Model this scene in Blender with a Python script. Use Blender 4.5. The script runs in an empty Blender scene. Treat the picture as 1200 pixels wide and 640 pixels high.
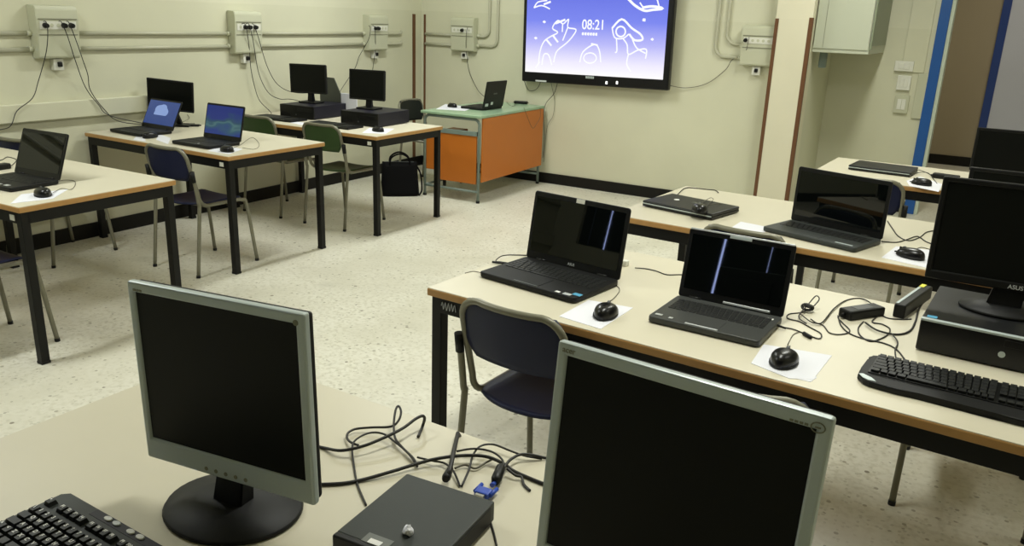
import bpy, bmesh, math, random
from mathutils import Vector, Matrix
random.seed(7)
SC = bpy.context.scene
COL = SC.collection
PI = math.pi
def R(a): return math.radians(a)

# ------------------------------------------------------------------ camera
CAM_H = 1.630; FPX = 961.0; PITCH = .304; ROLL = .037; YAW = -.520
cp, sp = math.cos(PITCH), math.sin(PITCH)
cF = Vector((math.sin(YAW)*cp, math.cos(YAW)*cp, -sp))
R0 = Vector((math.cos(YAW), -math.sin(YAW), 0)); U0 = R0.cross(cF)
cR = R0*math.cos(ROLL)+U0*math.sin(ROLL); cU = -R0*math.sin(ROLL)+U0*math.cos(ROLL)
cO = Vector((0, 0, CAM_H))
cam_d = bpy.data.cameras.new('camera'); cam = bpy.data.objects.new('camera', cam_d); COL.objects.link(cam)
cam_d.sensor_width = 36; cam_d.lens = 36*FPX/1200; cam_d.clip_start = .02; cam_d.clip_end = 100
m = Matrix((cR, cU, -cF)).transposed().to_4x4(); m.translation = cO
cam.matrix_world = m
SC.camera = cam
# ------------------------------------------------------------------ world: dull blue morning outside the blinds
w = bpy.data.worlds.new('world'); SC.world = w; w.use_nodes = True
w.node_tree.nodes['Background'].inputs[0].default_value = (.45, .55, 1, 1)
w.node_tree.nodes['Background'].inputs[1].default_value = 18.0
# ------------------------------------------------------------------ exposure
SC.view_settings.view_transform = 'Standard'; SC.view_settings.look = 'None'
SC.view_settings.gamma = 1; SC.view_settings.use_curve_mapping = False
SC.view_settings.exposure = 0.0
# ------------------------------------------------------------------ ceiling tubes (light) and added lamps
CEIL = 3.15
LAMPS = [(-3.95, 1.3, 49), (-.7, 2.5, 45), (-3.95, 5.3, 56), (-.7, 5.9, 46), (1.25, 3.4, 9)]  # last entry is an added lamp to brighten the right-hand floor
def area(name, loc, sx, sy, power, col, rot=(0, 0, 0)):
    l = bpy.data.lights.new(name, 'AREA'); l.shape = 'RECTANGLE'; l.size = sx; l.size_y = sy; l.energy = power; l.color = col
    o = bpy.data.objects.new(name, l); o.location = loc; o.rotation_euler = rot; COL.objects.link(o); return o
for x, y, p in LAMPS:
    area('ceiling_light_source', (x, y, CEIL-.13), .28, 1.2, p, (.965, 1, .97) if x < -2 else (.985, 1, .92))
area('corridor_fill_light', (.3, 10.3, 2.9), 1.2, .3, 22, (1, .93, .82))  # unseen lamp added to light the corridor, no fixture built

def at(px, py, ax, v):      # photo pixel -> point on a world plane
    d = cF + cR*((px-600)/FPX) - cU*((py-320)/FPX)
    return cO + d*((v-cO[ax])/d[ax])
def atz(px, py, z): return at(px, py, 2, z)

# ------------------------------------------------------------------ materials
def mat(name, col, rough=.5, metal=0, spec=.5, bump=0, bscale=200, var=0, vscale=6, emit=None, estr=1, coat=0):
    m_ = bpy.data.materials.new(name); m_.use_nodes = True; nt = m_.node_tree; b = nt.nodes['Principled BSDF']
    b.inputs['Base Color'].default_value = (*col, 1); b.inputs['Roughness'].default_value = rough
    b.inputs['Metallic'].default_value = metal; b.inputs['Specular IOR Level'].default_value = spec
    b.inputs['Coat Weight'].default_value = coat
    tc = nt.nodes.new('ShaderNodeTexCoord')
    if var:
        n = nt.nodes.new('ShaderNodeTexNoise'); n.inputs['Scale'].default_value = vscale; n.inputs['Detail'].default_value = 5
        nt.links.new(tc.outputs['Object'], n.inputs['Vector'])
        mx = nt.nodes.new('ShaderNodeMix'); mx.data_type = 'RGBA'
        mx.inputs[6].default_value = (*[c*(1-var) for c in col], 1); mx.inputs[7].default_value = (*[min(1, c*(1+var)) for c in col], 1)
        nt.links.new(n.outputs['Fac'], mx.inputs[0]); nt.links.new(mx.outputs[2], b.inputs['Base Color'])
    if bump:
        n2 = nt.nodes.new('ShaderNodeTexNoise'); n2.inputs['Scale'].default_value = bscale; n2.inputs['Detail'].default_value = 3
        nt.links.new(tc.outputs['Object'], n2.inputs['Vector'])
        bp = nt.nodes.new('ShaderNodeBump'); bp.inputs['Strength'].default_value = bump; bp.inputs['Distance'].default_value = .002
        nt.links.new(n2.outputs['Fac'], bp.inputs['Height']); nt.links.new(bp.outputs['Normal'], b.inputs['Normal'])
    if emit:
        b.inputs['Emission Color'].default_value = (*emit, 1); b.inputs['Emission Strength'].default_value = estr
    return m_
def s(r, g, b_):      # sRGB 0-255 -> linear
    f = lambda c: (c/255/12.92) if c/255 <= .04045 else ((c/255+.055)/1.055)**2.4
    return (f(r), f(g), f(b_))

def wall_material(name, low, high, split=1.645):
    m_ = mat(name, low, .45, bump=.15, bscale=60); nt = m_.node_tree; b = nt.nodes['Principled BSDF']
    g = nt.nodes.new('ShaderNodeNewGeometry'); sx = nt.nodes.new('ShaderNodeSeparateXYZ'); nt.links.new(g.outputs['Position'], sx.inputs[0])
    c = nt.nodes.new('ShaderNodeMath'); c.operation = 'GREATER_THAN'; c.inputs[1].default_value = split; nt.links.new(sx.outputs['Z'], c.inputs[0])
    n = nt.nodes.new('ShaderNodeTexNoise'); n.inputs['Scale'].default_value = 1.3; n.inputs['Detail'].default_value = 6
    nt.links.new(g.outputs['Position'], n.inputs['Vector'])
    mx = nt.nodes.new('ShaderNodeMix'); mx.data_type = 'RGBA'; mx.inputs[6].default_value = (*low, 1); mx.inputs[7].default_value = (*high, 1)
    nt.links.new(c.outputs[0], mx.inputs[0])
    m2 = nt.nodes.new('ShaderNodeMix'); m2.data_type = 'RGBA'; m2.blend_type = 'MULTIPLY'; m2.inputs[0].default_value = 1
    rp = nt.nodes.new('ShaderNodeMapRange'); rp.inputs[1].default_value = .3; rp.inputs[2].default_value = .7; rp.inputs[3].default_value = .93; rp.inputs[4].default_value = 1.03
    nt.links.new(n.outputs['Fac'], rp.inputs[0]); nt.links.new(mx.outputs[2], m2.inputs[6]); nt.links.new(rp.outputs[0], m2.inputs[7])
    nt.links.new(m2.outputs[2], b.inputs['Base Color'])
    return m_
def terrazzo():
    m_ = mat('terrazzo', s(210, 206, 190), .35); nt = m_.node_tree; b = nt.nodes['Principled BSDF']
    g = nt.nodes.new('ShaderNodeNewGeometry'); pos = g.outputs['Position']
    def noise(sc, det=4):
        n = nt.nodes.new('ShaderNodeTexNoise'); n.inputs['Scale'].default_value = sc; n.inputs['Detail'].default_value = det
        nt.links.new(pos, n.inputs['Vector']); return n.outputs['Fac']
    def ramp(src, a, b2, lo=0, hi=1):
        r = nt.nodes.new('ShaderNodeMapRange'); r.inputs[1].default_value = a; r.inputs[2].default_value = b2
        r.inputs[3].default_value = lo; r.inputs[4].default_value = hi; nt.links.new(src, r.inputs[0]); return r.outputs[0]
    def mix(fac, c1, c2):
        x = nt.nodes.new('ShaderNodeMix'); x.data_type = 'RGBA'
        nt.links.new(fac, x.inputs[0])
        for k, c in ((6, c1), (7, c2)):
            if isinstance(c, tuple): x.inputs[k].default_value = (*c, 1)
            else: nt.links.new(c, x.inputs[k])
        return x.outputs[2]
    def chips(scale, dist, thr, jitter):
        v = nt.nodes.new('ShaderNodeTexVoronoi'); v.inputs['Scale'].default_value = scale
        nt.links.new(pos, v.inputs['Vector'])
        sc = nt.nodes.new('ShaderNodeSeparateColor'); nt.links.new(v.outputs['Color'], sc.inputs[0])
        d = nt.nodes.new('ShaderNodeMath'); d.operation = 'LESS_THAN'; d.inputs[1].default_value = dist; nt.links.new(v.outputs['Distance'], d.inputs[0])
        k = nt.nodes.new('ShaderNodeMath'); k.operation = 'LESS_THAN'; k.inputs[1].default_value = thr; nt.links.new(sc.outputs[0], k.inputs[0])
        q = nt.nodes.new('ShaderNodeMath'); q.operation = 'MULTIPLY'; nt.links.new(d.outputs[0], q.inputs[0]); nt.links.new(k.outputs[0], q.inputs[1])
        return q.outputs[0]
    base = mix(ramp(noise(2.2), .35, .65), s(211, 208, 190), s(227, 225, 210))
    base = mix(ramp(noise(38, 3), .45, .65), base, s(208, 205, 186))
    base = mix(chips(70, .5, .12, 1), base, s(198, 195, 176))
    base = mix(chips(52, .42, .03, 1), base, s(168, 164, 144))
    base = mix(chips(22, .22, .035, 1), base, s(138, 132, 112))
    base = mix(ramp(noise(3.1, 6), .60, .72, 0, .22), base, s(150, 146, 124))
    nt.links.new(base, b.inputs['Base Color'])
    return m_

M = {}
M['wall'] = wall_material('painted_wall', s(208, 207, 181), s(213, 212, 187))
M['column'] = wall_material('painted_column', s(218, 213, 188), s(220, 215, 190), 1.685)
M['ceiling'] = mat('white_ceiling', s(225, 222, 205), .8)
M['floor'] = terrazzo()
M['base'] = mat('black_skirting', s(18, 17, 13), .5, spec=.25, var=.2)
M['strip'] = mat('brown_corner_guard', s(98, 62, 32), .5, var=.1)
M['pipe'] = mat('painted_conduit', s(182, 181, 158), .45)
M['boxp'] = mat('beige_plastic_box', s(192, 193, 168), .45)
M['whitep'] = mat('white_plastic', s(222, 222, 210), .4)
M['groove'] = mat('grey_groove', s(128, 128, 108), .6)
M['black'] = mat('black_plastic', s(13, 14, 13), .42, spec=.3, bump=.1, bscale=400)
M['blackm'] = mat('matt_black_plastic', s(17, 18, 18), .55, spec=.3)
M['gloss'] = mat('glossy_black', s(12, 12, 14), .3, spec=.4)
M['cord'] = mat('black_cord', s(28, 27, 24), .5)
M['cordg'] = mat('grey_brown_cord', s(84, 80, 64), .5)
M['steel'] = mat('black_painted_steel', s(18, 18, 16), .5, spec=.25, var=.1)
M['top'] = mat('beige_laminate', s(206, 200, 178), .42, var=.025, vscale=9)
M['edge'] = mat('beech_edge', s(184, 140, 82), .45, var=.12, vscale=30)
M['tube'] = mat('grey_enamel_tube', s(122, 120, 102), .38, metal=.15)
M['bluetube'] = mat('blue_grey_enamel_tube', s(118, 132, 124), .4)
M['navy'] = mat('navy_plastic', s(17, 24, 56), .5, spec=.3, var=.06)
M['greenp'] = mat('dark_green_plastic', s(54, 76, 40), .5, spec=.3, var=.06)
M['darkseat'] = mat('blackish_green_plastic', s(20, 26, 20), .5, spec=.3)
M['orange'] = mat('orange_laminate', s(190, 108, 32), .42, var=.05, vscale=4)
M['greent'] = mat('pale_green_laminate', s(150, 178, 146), .25)
M['paper'] = mat('white_paper', s(222, 223, 230), .7)
M['silver'] = mat('silver_plastic', s(184, 195, 194), .36, metal=.15)
M['silverd'] = mat('silver_mark', s(200, 204, 204), .35, metal=.2)
M['lcd'] = mat('matt_lcd', s(12, 14, 11), .38, spec=.16)
M['screen'] = mat('dark_laptop_screen', s(6, 9, 8), .02, spec=.42)
M['key'] = mat('black_key', s(20, 22, 21), .5, spec=.4)
M['keyg'] = mat('grey_key', s(70, 74, 74), .4)
M['white'] = mat('white_print', s(235, 235, 232), .5)
M['sticker_blue'] = mat('blue_sticker', s(86, 160, 196), .4)
M['pcgrey'] = mat('dark_grey_steel_case', s(56, 60, 58), .5, spec=.3, bump=.1, bscale=500)
M['pcdark'] = mat('graphite_case', s(26, 27, 28), .4, spec=.35)
M['indigo'] = mat('indigo_tinted_case', s(22, 21, 34), .45, spec=.3)
M['greybase'] = mat('graphite_laptop_deck', s(62, 64, 62), .4, spec=.35)
M['vga'] = mat('blue_connector', s(38, 74, 178), .4)
M['tin'] = mat('metal_pin_shell', s(170, 170, 165), .3, metal=.9)
M['yellow'] = mat('yellow_sticker', s(220, 214, 60), .5)
M['fabric'] = mat('black_nylon', s(9, 9, 10), .85, spec=.15, bump=.4, bscale=300)
M['blue'] = mat('blue_door_frame', s(22, 84, 158), .4)
M['bluedark'] = mat('dark_blue_frame', s(34, 62, 128), .4)
M['casing'] = mat('pale_green_casing', s(196, 206, 188), .4)
M['corr'] = mat('corridor_paint', s(158, 146, 120), .6)
M['greydoor'] = mat('grey_door', s(196, 200, 210), .5)
M['cab'] = mat('pale_grey_green_enamel', s(182, 186, 166), .4)
M['cabs'] = mat('grey_green_enamel', s(128, 136, 112), .4)
M['blind'] = mat('dark_blind', s(22, 25, 22), .8)
M['led'] = mat('lit_button', s(255, 255, 255), .5, emit=(1, 1, 1), estr=1.0)
M['line'] = mat('screen_white_line', (0, 0, 0), .5, emit=(.95, .97, 1), estr=1.02)
M['greyfold'] = mat('grey_folder', s(92, 96, 86), .5)
M['tape'] = mat('clear_tape', s(120, 124, 122), .2)
M['lampw'] = mat('lamp_diffuser', s(240, 240, 235), .5, emit=(1, .97, .86), estr=3)

def screen_gradient(name, stops, axis='Z', lo=0., hi=1., strength=1., noise=0.):
    m_ = mat(name, (0, 0, 0), .2); nt = m_.node_tree; b = nt.nodes['Principled BSDF']
    tc = nt.nodes.new('ShaderNodeTexCoord'); sx = nt.nodes.new('ShaderNodeSeparateXYZ'); nt.links.new(tc.outputs['Generated'], sx.inputs[0])
    src = sx.outputs[axis]
    if noise:
        n = nt.nodes.new('ShaderNodeTexNoise'); n.inputs['Scale'].default_value = 2.2; n.inputs['Detail'].default_value = 1
        nt.links.new(tc.outputs['Generated'], n.inputs['Vector'])
        a = nt.nodes.new('ShaderNodeMath'); a.operation = 'MULTIPLY_ADD'; a.inputs[1].default_value = noise
        nt.links.new(n.outputs['Fac'], a.inputs[0]); nt.links.new(src, a.inputs[2]); src = a.outputs[0]
    r = nt.nodes.new('ShaderNodeValToRGB'); nt.links.new(src, r.inputs[0])
    el = r.color_ramp.elements
    while len(el) < len(stops): el.new(.5)
    for e, (p, c) in zip(el, stops): e.position = p; e.color = (*c, 1)
    nt.links.new(r.outputs[0], b.inputs['Emission Color']); b.inputs['Emission Strength'].default_value = strength
    return m_
M['tv'] = screen_gradient('whiteboard_display', [(0, s(255, 254, 255)), (.14, s(240, 236, 255)), (.36, s(186, 186, 250)), (.62, s(122, 134, 240)), (1, s(96, 110, 225))])
M['scr_blue'] = screen_gradient('blue_login_screen', [(0, s(48, 78, 150)), (1, s(62, 88, 158))], strength=.62)
M['scr_cloud'] = mat('pale_blue_cloud', (0, 0, 0), .3, emit=s(140, 166, 220), estr=.85)
M['scr_wave'] = screen_gradient('blue_green_desktop', [(.42, s(36, 62, 142)), (.66, s(52, 96, 120)), (.74, s(84, 128, 132)), (.82, s(44, 84, 110)), (1, s(30, 52, 136))], noise=.75, strength=.62)

# ------------------------------------------------------------------ mesh builder
class MB:
    def __init__(self): self.bm = bmesh.new(); self.T = Matrix.Identity(4); self.mi = 0
    def _add(self, verts, faces, smooth=False):
        vs = [self.bm.verts.new(self.T @ Vector(v)) for v in verts]; out = []
        for f in faces:
            try: fc = self.bm.faces.new([vs[i] for i in f])
            except ValueError: continue
            fc.smooth = smooth; fc.material_index = self.mi; out.append(fc)
        return vs, out
    def box(self, x0, x1, y0, y1, z0, z1, bev=0, seg=2):
        v = [(x, y, z) for x in (x0, x1) for y in (y0, y1) for z in (z0, z1)]
        f = [(0, 1, 3, 2), (4, 6, 7, 5), (0, 4, 5, 1), (2, 3, 7, 6), (0, 2, 6, 4), (1, 5, 7, 3)]
        vs, fs = self._add(v, f)
        if bev:
            ed = list({e for q in fs for e in q.edges})
            bmesh.ops.bevel(self.bm, geom=ed, offset=bev, segments=seg, affect='EDGES', profile=.5, clamp_overlap=True)
        return self
    def prism(self, poly, z0, z1, bev=0, seg=2, smooth=False):      # poly in XY, extruded in Z
        n = len(poly)
        v = [(x, y, z0) for x, y in poly]+[(x, y, z1) for x, y in poly]
        f = [tuple(range(n-1, -1, -1)), tuple(range(n, 2*n))]+[(i, (i+1) % n, n+(i+1) % n, n+i) for i in range(n)]
        vs, fs = self._add(v, f)
        for q in fs[2:]: q.smooth = smooth
        if bev:
            ed = [e for q in fs[:2] for e in q.edges]
            bmesh.ops.bevel(self.bm, geom=list(set(ed)), offset=bev, segments=seg, affect='EDGES', profile=.5, clamp_overlap=True)
        return self
    def cyl(self, p0, p1, r0, r1=None, n=16, caps=True):
        r1 = r0 if r1 is None else r1; return self.tube([p0, p1], [r0, r1], n, caps)
    def tube(self, pts, r, n=10, caps=True, closed=False):
        pts = [Vector(p) for p in pts]; N = len(pts)
        rs = r if isinstance(r, (list, tuple)) else [r]*N
        tang = []
        for i in range(N):
            a = pts[i-1] if (i > 0 or closed) else pts[0]; b = pts[(i+1) % N] if (i < N-1 or closed) else pts[-1]
            t = (b-a); tang.append(t.normalized() if t.length > 1e-9 else Vector((0, 0, 1)))
        up = Vector((0, 0, 1)) if abs(tang[0].z) < .9 else Vector((1, 0, 0))
        nrm = (up-tang[0]*up.dot(tang[0])).normalized()
        v = []; f = []
        for i in range(N):
            nrm = (nrm-tang[i]*nrm.dot(tang[i]))
            nrm = nrm.normalized() if nrm.length > 1e-6 else tang[i].orthogonal().normalized()
            bi = tang[i].cross(nrm)
            for k in range(n):
                a = 2*PI*k/n; v.append(pts[i]+(nrm*math.cos(a)+bi*math.sin(a))*rs[i])
        for i in range(N-1 if not closed else N):
            j = (i+1) % N
            for k in range(n): f.append((i*n+k, i*n+(k+1) % n, j*n+(k+1) % n, j*n+k))
        vs, fs = self._add(v, f, True)
        if caps and not closed:
            for ring in (list(range(n))[::-1], [(N-1)*n+k for k in range(n)]):
                try:
                    q = self.bm.faces.new([vs[i] for i in ring]); q.material_index = self.mi
                except ValueError: pass
        return self
    def lathe(self, prof, n=32, sx=1, sy=1, cx=0, cy=0):
        v = []; f = []
        for r, z in prof:
            for k in range(n): a = 2*PI*k/n; v.append((cx+r*sx*math.cos(a), cy+r*sy*math.sin(a), z))
        for i in range(len(prof)-1):
            for k in range(n): f.append((i*n+k, i*n+(k+1) % n, (i+1)*n+(k+1) % n, (i+1)*n+k))
        f.append(tuple(range(n-1, -1, -1))); f.append(tuple((len(prof)-1)*n+k for k in range(n)))
        vs, fs = self._add(v, f, True); fs[-1].smooth = fs[-2].smooth = False
        return self
    def quad(self, a, b, c, d): self._add([a, b, c, d], [(0, 1, 2, 3)]); return self
    def grid(self, fn, nu, nv, th=0, smooth=True):     # fn(u,v)->point, thickness along normal
        v = [fn(i/nu, j/nv) for i in range(nu+1) for j in range(nv+1)]
        f = [(i*(nv+1)+j, (i+1)*(nv+1)+j, (i+1)*(nv+1)+j+1, i*(nv+1)+j+1) for i in range(nu) for j in range(nv)]
        vs, fs = self._add(v, f, smooth)
        if th:
            bmesh.ops.recalc_face_normals(self.bm, faces=fs)
            bmesh.ops.solidify(self.bm, geom=fs, thickness=th)
        return self
    def build(self, name, mats, parent=None, loc=None):
        bmesh.ops.recalc_face_normals(self.bm, faces=self.bm.faces)
        me = bpy.data.meshes.new(name); self.bm.to_mesh(me); self.bm.free()
        for mm in (mats if isinstance(mats, (list, tuple)) else [mats]): me.materials.append(mm)
        o = bpy.data.objects.new(name, me); COL.objects.link(o)
        if parent: o.parent = parent
        if loc: o.location = loc
        return o
def tag(o, label=None, cat=None, group=None, kind=None):
    if label: o['label'] = label
    if cat: o['category'] = cat
    if group: o['group'] = group
    if kind: o['kind'] = kind
    return o
def thing(name, label, cat, loc=(0, 0, 0), rz=0, group=None):
    o = bpy.data.objects.new(name, None); COL.objects.link(o); o.location = loc; o.rotation_euler = (0, 0, rz); o.empty_display_size = .1
    return tag(o, label, cat, group)
def copy_tree(o, parent=None):
    c = o.copy(); COL.objects.link(c); c.parent = parent
    for ch in [q for q in bpy.data.objects if q.parent == o]: copy_tree(ch, c)
    return c
def struct(mb, name, mats): return tag(mb.build(name, mats), kind='structure')
def sbox(name, m_, *a, **k): return struct(MB().box(*a, **k), name, m_)
def spline(pts, k=6, closed=False):     # catmull-rom
    P = [Vector(p) for p in pts]; n = len(P); out = []
    if n < 3: return P
    rng = n if closed else n-1
    for i in range(rng):
        p0 = P[i-1] if (i > 0 or closed) else P[0]; p1 = P[i]; p2 = P[(i+1) % n]; p3 = P[(i+2) % n] if (i+2 < n or closed) else P[-1]
        for t in range(k):
            t /= k; out.append(.5*((2*p1)+(-p0+p2)*t+(2*p0-5*p1+4*p2-p3)*t*t+(-p0+3*p1-3*p2+p3)*t**3))
    if not closed: out.append(P[-1])
    return out
def text_mesh(body, size, name, m_, parent, mtx, depth=.0004, bold=0, align='CENTER'):
    cu = bpy.data.curves.new(name, 'FONT'); cu.body = body; cu.size = size; cu.extrude = depth; cu.align_x = align; cu.align_y = 'CENTER'; cu.offset = bold
    t = bpy.data.objects.new(name+'_tmp', cu); COL.objects.link(t)
    dg = bpy.context.evaluated_depsgraph_get(); dg.update()
    me = bpy.data.meshes.new_from_object(t.evaluated_get(dg)); bpy.data.objects.remove(t); bpy.data.curves.remove(cu)
    me.transform(mtx); me.materials.clear(); me.materials.append(m_)
    o = bpy.data.objects.new(name, me); COL.objects.link(o); o.parent = parent; return o
FRONT = Matrix.Rotation(PI/2, 4, 'X')        # text standing up, facing -Y

# ------------------------------------------------------------------ the room
XL, YB, XR, YF = -5.46, 7.40, 2.6, -1.9
YC, XC0, XC1, YR = 7.25, -1.72, -1.425, 8.35      # column front, sides; recess wall
CY = 11.9                                         # corridor far wall
sbox('floor', M['floor'], XL-.2, XR+.2, YF-.2, CY+.2, -.1, 0)
sbox('ceiling', M['ceiling'], XL-.2, XR+.2, YF-.2, CY+.2, CEIL, CEIL+.15)
sbox('wall_left', M['wall'], XL-.2, XL, YF-.2, YB, 0, CEIL)
sbox('wall_back', M['wall'], XL-.2, XC1-.02, YB, CY+.2, 0, CEIL)
sbox('wall_column', M['column'], XC0, XC1, YC, YB+.05, 0, CEIL)
sbox('wall_recess_side', M['wall'], XC1-.03, XC1-.004, YB+.05, YR, 0, CEIL)
sbox('wall_right', M['wall'], XR, XR+.2, YF-.2, CY+.2, 0, CEIL)
# recess wall with the door opening
DX0, DX1, DZ = -.50, .62, 2.2
mb = MB(); mb.box(XC1-.01, DX0, YR, YR+.15, 0, CEIL); mb.box(DX1, XR, YR, YR+.15, 0, CEIL); mb.box(DX0, DX1, YR, YR+.15, DZ, CEIL)
struct(mb, 'wall_recess', M['wall'])
# corridor
sbox('wall_corridor', M['corr'], XC1-.02, XR, CY, CY+.2, 0, CEIL)
sbox('baseboard_corridor', M['base'], XC1-.02, XR, CY-.015, CY, 0, .12)
# door frame
mb = MB(); mb.box(DX0-.085, DX0, YR-.025, YR, 0, DZ+.085, bev=.003); mb.box(DX1, DX1+.085, YR-.025, YR, 0, DZ+.085, bev=.003); mb.box(DX0, DX1, YR-.025, YR, DZ, DZ+.085, bev=.003)
struct(mb, 'door_1', M['blue'])
mb = MB(); mb.box(DX0, DX0+.03, YR-.012, YR+.165, 0, DZ, bev=.003); mb.box(DX1-.03, DX1, YR-.012, YR+.165, 0, DZ, bev=.003); mb.box(DX0+.03, DX1-.03, YR-.012, YR+.165, DZ-.03, DZ, bev=.003)
struct(mb, 'trim_1', M['casing'])
p = at(1148, 145, 1, CY); q = at(1176, 0, 1, CY); dx = (p.x+q.x)/2
mb = MB(); mb.box(dx, dx+.09, CY-.03, CY+.01, 0, 2.2); mb.box(dx+.09, dx+1.1, CY-.03, CY+.01, 2.11, 2.2); mb.box(dx+1.05, dx+1.14, CY-.03, CY+.01, 0, 2.2)
struct(mb, 'door_2', M['bluedark'])
mb = MB(); mb.box(dx+.09, dx+1.05, CY-.02, CY+.01, .01, 2.11, bev=.004)
dl = mb.build('door_leaf', M['greydoor'], bpy.data.objects['door_2'])
MB().cyl((dx+.95, CY-.02, 1.02), (dx+.95, CY-.07, 1.02), .012).cyl((dx+.95, CY-.07, 1.02), (dx+.83, CY-.07, 1.02), .009).build('door_handle', M['tin'], dl)
# baseboards and brown corner guards
sbox('baseboard_left', M['base'], XL, XL+.014, YF, YB, 0, .105, bev=.003)
mb = MB(); mb.box(XL+.014, XC0, YB-.014, YB, 0, .105, bev=.003); mb.box(XC0-.014, XC1+.01, YC-.014, YC, 0, .105, bev=.003)
struct(mb, 'baseboard_back', M['base'])
sbox('baseboard_recess', M['base'], XC1, DX0-.085, YR-.014, YR, 0, .105, bev=.003)
sbox('trim_2', M['strip'], XC0-.004, XC0+.026, YC-.005, YC+.03, .1, 1.685, bev=.002)
sbox('trim_3', M['strip'], XC1-.028, XC1+.005, YC-.005, YC+.03, .1, 1.70, bev=.002)
sbox('trim_4', M['strip'], XL, XL+.006, 7.235, 7.285, .1, 1.61, bev=.002)
sbox('trim_5', M['strip'], XL+.03, XL+.055, YB-.006, YB, .1, 1.61, bev=.002)
# window wall behind the camera: dark blinds with thin gaps of daylight
mb = MB(); WX0, WX1, WZ0, WZ1 = -5.1, 2.3, .95, 2.75
mb.box(XL-.2, WX0, YF-.2, YF, 0, CEIL); mb.box(WX1, XR+.2, YF-.2, YF, 0, CEIL); mb.box(WX0, WX1, YF-.2, YF, 0, WZ0); mb.box(WX0, WX1, YF-.2, YF, WZ1, CEIL)
struct(mb, 'wall_front', M['wall'])
edges = [WX0-.02, -4.97, -4.75, -2.21, -1.79, WX1+.02]
gap = [0, .008, .024, .024, .008, 0]
win = None
for i in range(5):
    a, b_ = edges[i]+gap[i]/2, edges[i+1]-gap[i+1]/2
    mb = MB(); n = max(1, int((b_-a)/.25)); 
    for k in range(n):
        x0 = a+(b_-a)*k/n; mb.box(x0, a+(b_-a)*(k+1)/n+.0005, YF-.06-.004*(k % 2), YF-.045, WZ0-.02, WZ1+.02)
    struct(mb, 'window_%d' % (i+1), M['blind'])
# cable duct low on the left wall
zt0, zt1 = .845, .965
sbox('trim_6', M['wall'], XL, XL+.045, YF, 4.05, .858, .975, bev=.006)

# ------------------------------------------------------------------ ceiling lights
first = None
wh = ['over the leftmost desk', 'above the middle desks', 'over the desk by the room corner', 'near the wall cabinet', 'added to brighten the floor away from the socket wall']
for i, (x, y, pw) in enumerate(LAMPS):
    if first is None:
        t = thing('ceiling_light', '', 'ceiling light', (x, y, CEIL), 0, 'fluorescent fixtures on the ceiling')
        MB().box(-.17, .17, -.64, .64, -.07, 0, bev=.01).build('housing', M['whitep'], t)
        MB().box(-.15, .15, -.61, .61, -.085, -.066, bev=.004).build('diffuser', M['lampw'], t)
        first = t
    else: t = copy_tree(first); t.location = (x, y, CEIL)
    t['label'] = 'white fluorescent fixture on the ceiling, %s' % wh[i]

# ------------------------------------------------------------------ conduits and socket boxes on the walls
ZC1, ZC2 = 1.413, 1.312
BL = [(XL, 3.175, 3.445), (XL, 4.765, 5.075), (XL, 6.41, 6.76)]
def conduit(name_label, path, r=.0140, clips=()):
    o = MB().tube(path, r, 12).build('wall_conduit', M['pipe']); return tag(o, name_label, 'conduit', 'conduits on the walls')
yy = [YF+.01, 3.19, 3.43, 4.78, 5.06, 6.42, 6.75, 7.0]
segs = [(YF+.01, 3.20, 'from the left picture edge to the leftmost socket box'), (3.42, 4.79, 'between the first and second socket boxes of the left wall'), (5.05, 6.43, 'between the second and third socket boxes of the left wall')]
for z, ul in ((ZC1, 'upper'), (ZC2, 'lower')):
    for a, b_, d in segs:
        conduit('%s beige wall conduit %s' % (ul, d), [(XL+.016, a, z), (XL+.016, b_, z)])
    conduit('%s short conduit from the third socket box, bending into the wall near the corner' % ul, spline([(XL+.016, 6.74, z), (XL+.016, 6.98, z), (XL+.012, 7.03, z+.012), (XL-.02, 7.06, z+.03)]))
    conduit('%s short beige conduit on the back wall from the room corner to the socket box' % ul, [(XL+.06, YB-.016, z), (-5.0, YB-.016, z)])
def bend(x0, z0, x1, z1, rr, y):       # horizontal from x0 to x1, then up to z1, radius rr
    sx = 1 if x1 > x0 else -1; pts = [(x0, y, z0)]
    for k in range(9):
        a = PI/2*k/8; pts.append((x1-sx*rr+sx*rr*math.sin(a), y, z0+rr-rr*math.cos(a)))
    pts.append((x1, y, z1)); return pts
conduit('inner beige conduit bending upward on the back wall left of the big display', bend(-4.77, ZC1, -4.60, CEIL, .07, YB-.016))
conduit('outer beige conduit bending upward on the back wall left of the big display', bend(-4.77, ZC2+.01, -4.50, CEIL, .07, YB-.016))
conduit('inner beige conduit coming down to the socket box right of the big display', bend(-1.96, 1.46, -2.155, CEIL, .09, YB-.016))
conduit('outer beige conduit coming down to the socket box right of the big display', bend(-1.96, 1.35, -2.245, CEIL, .09, YB-.016))

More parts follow.
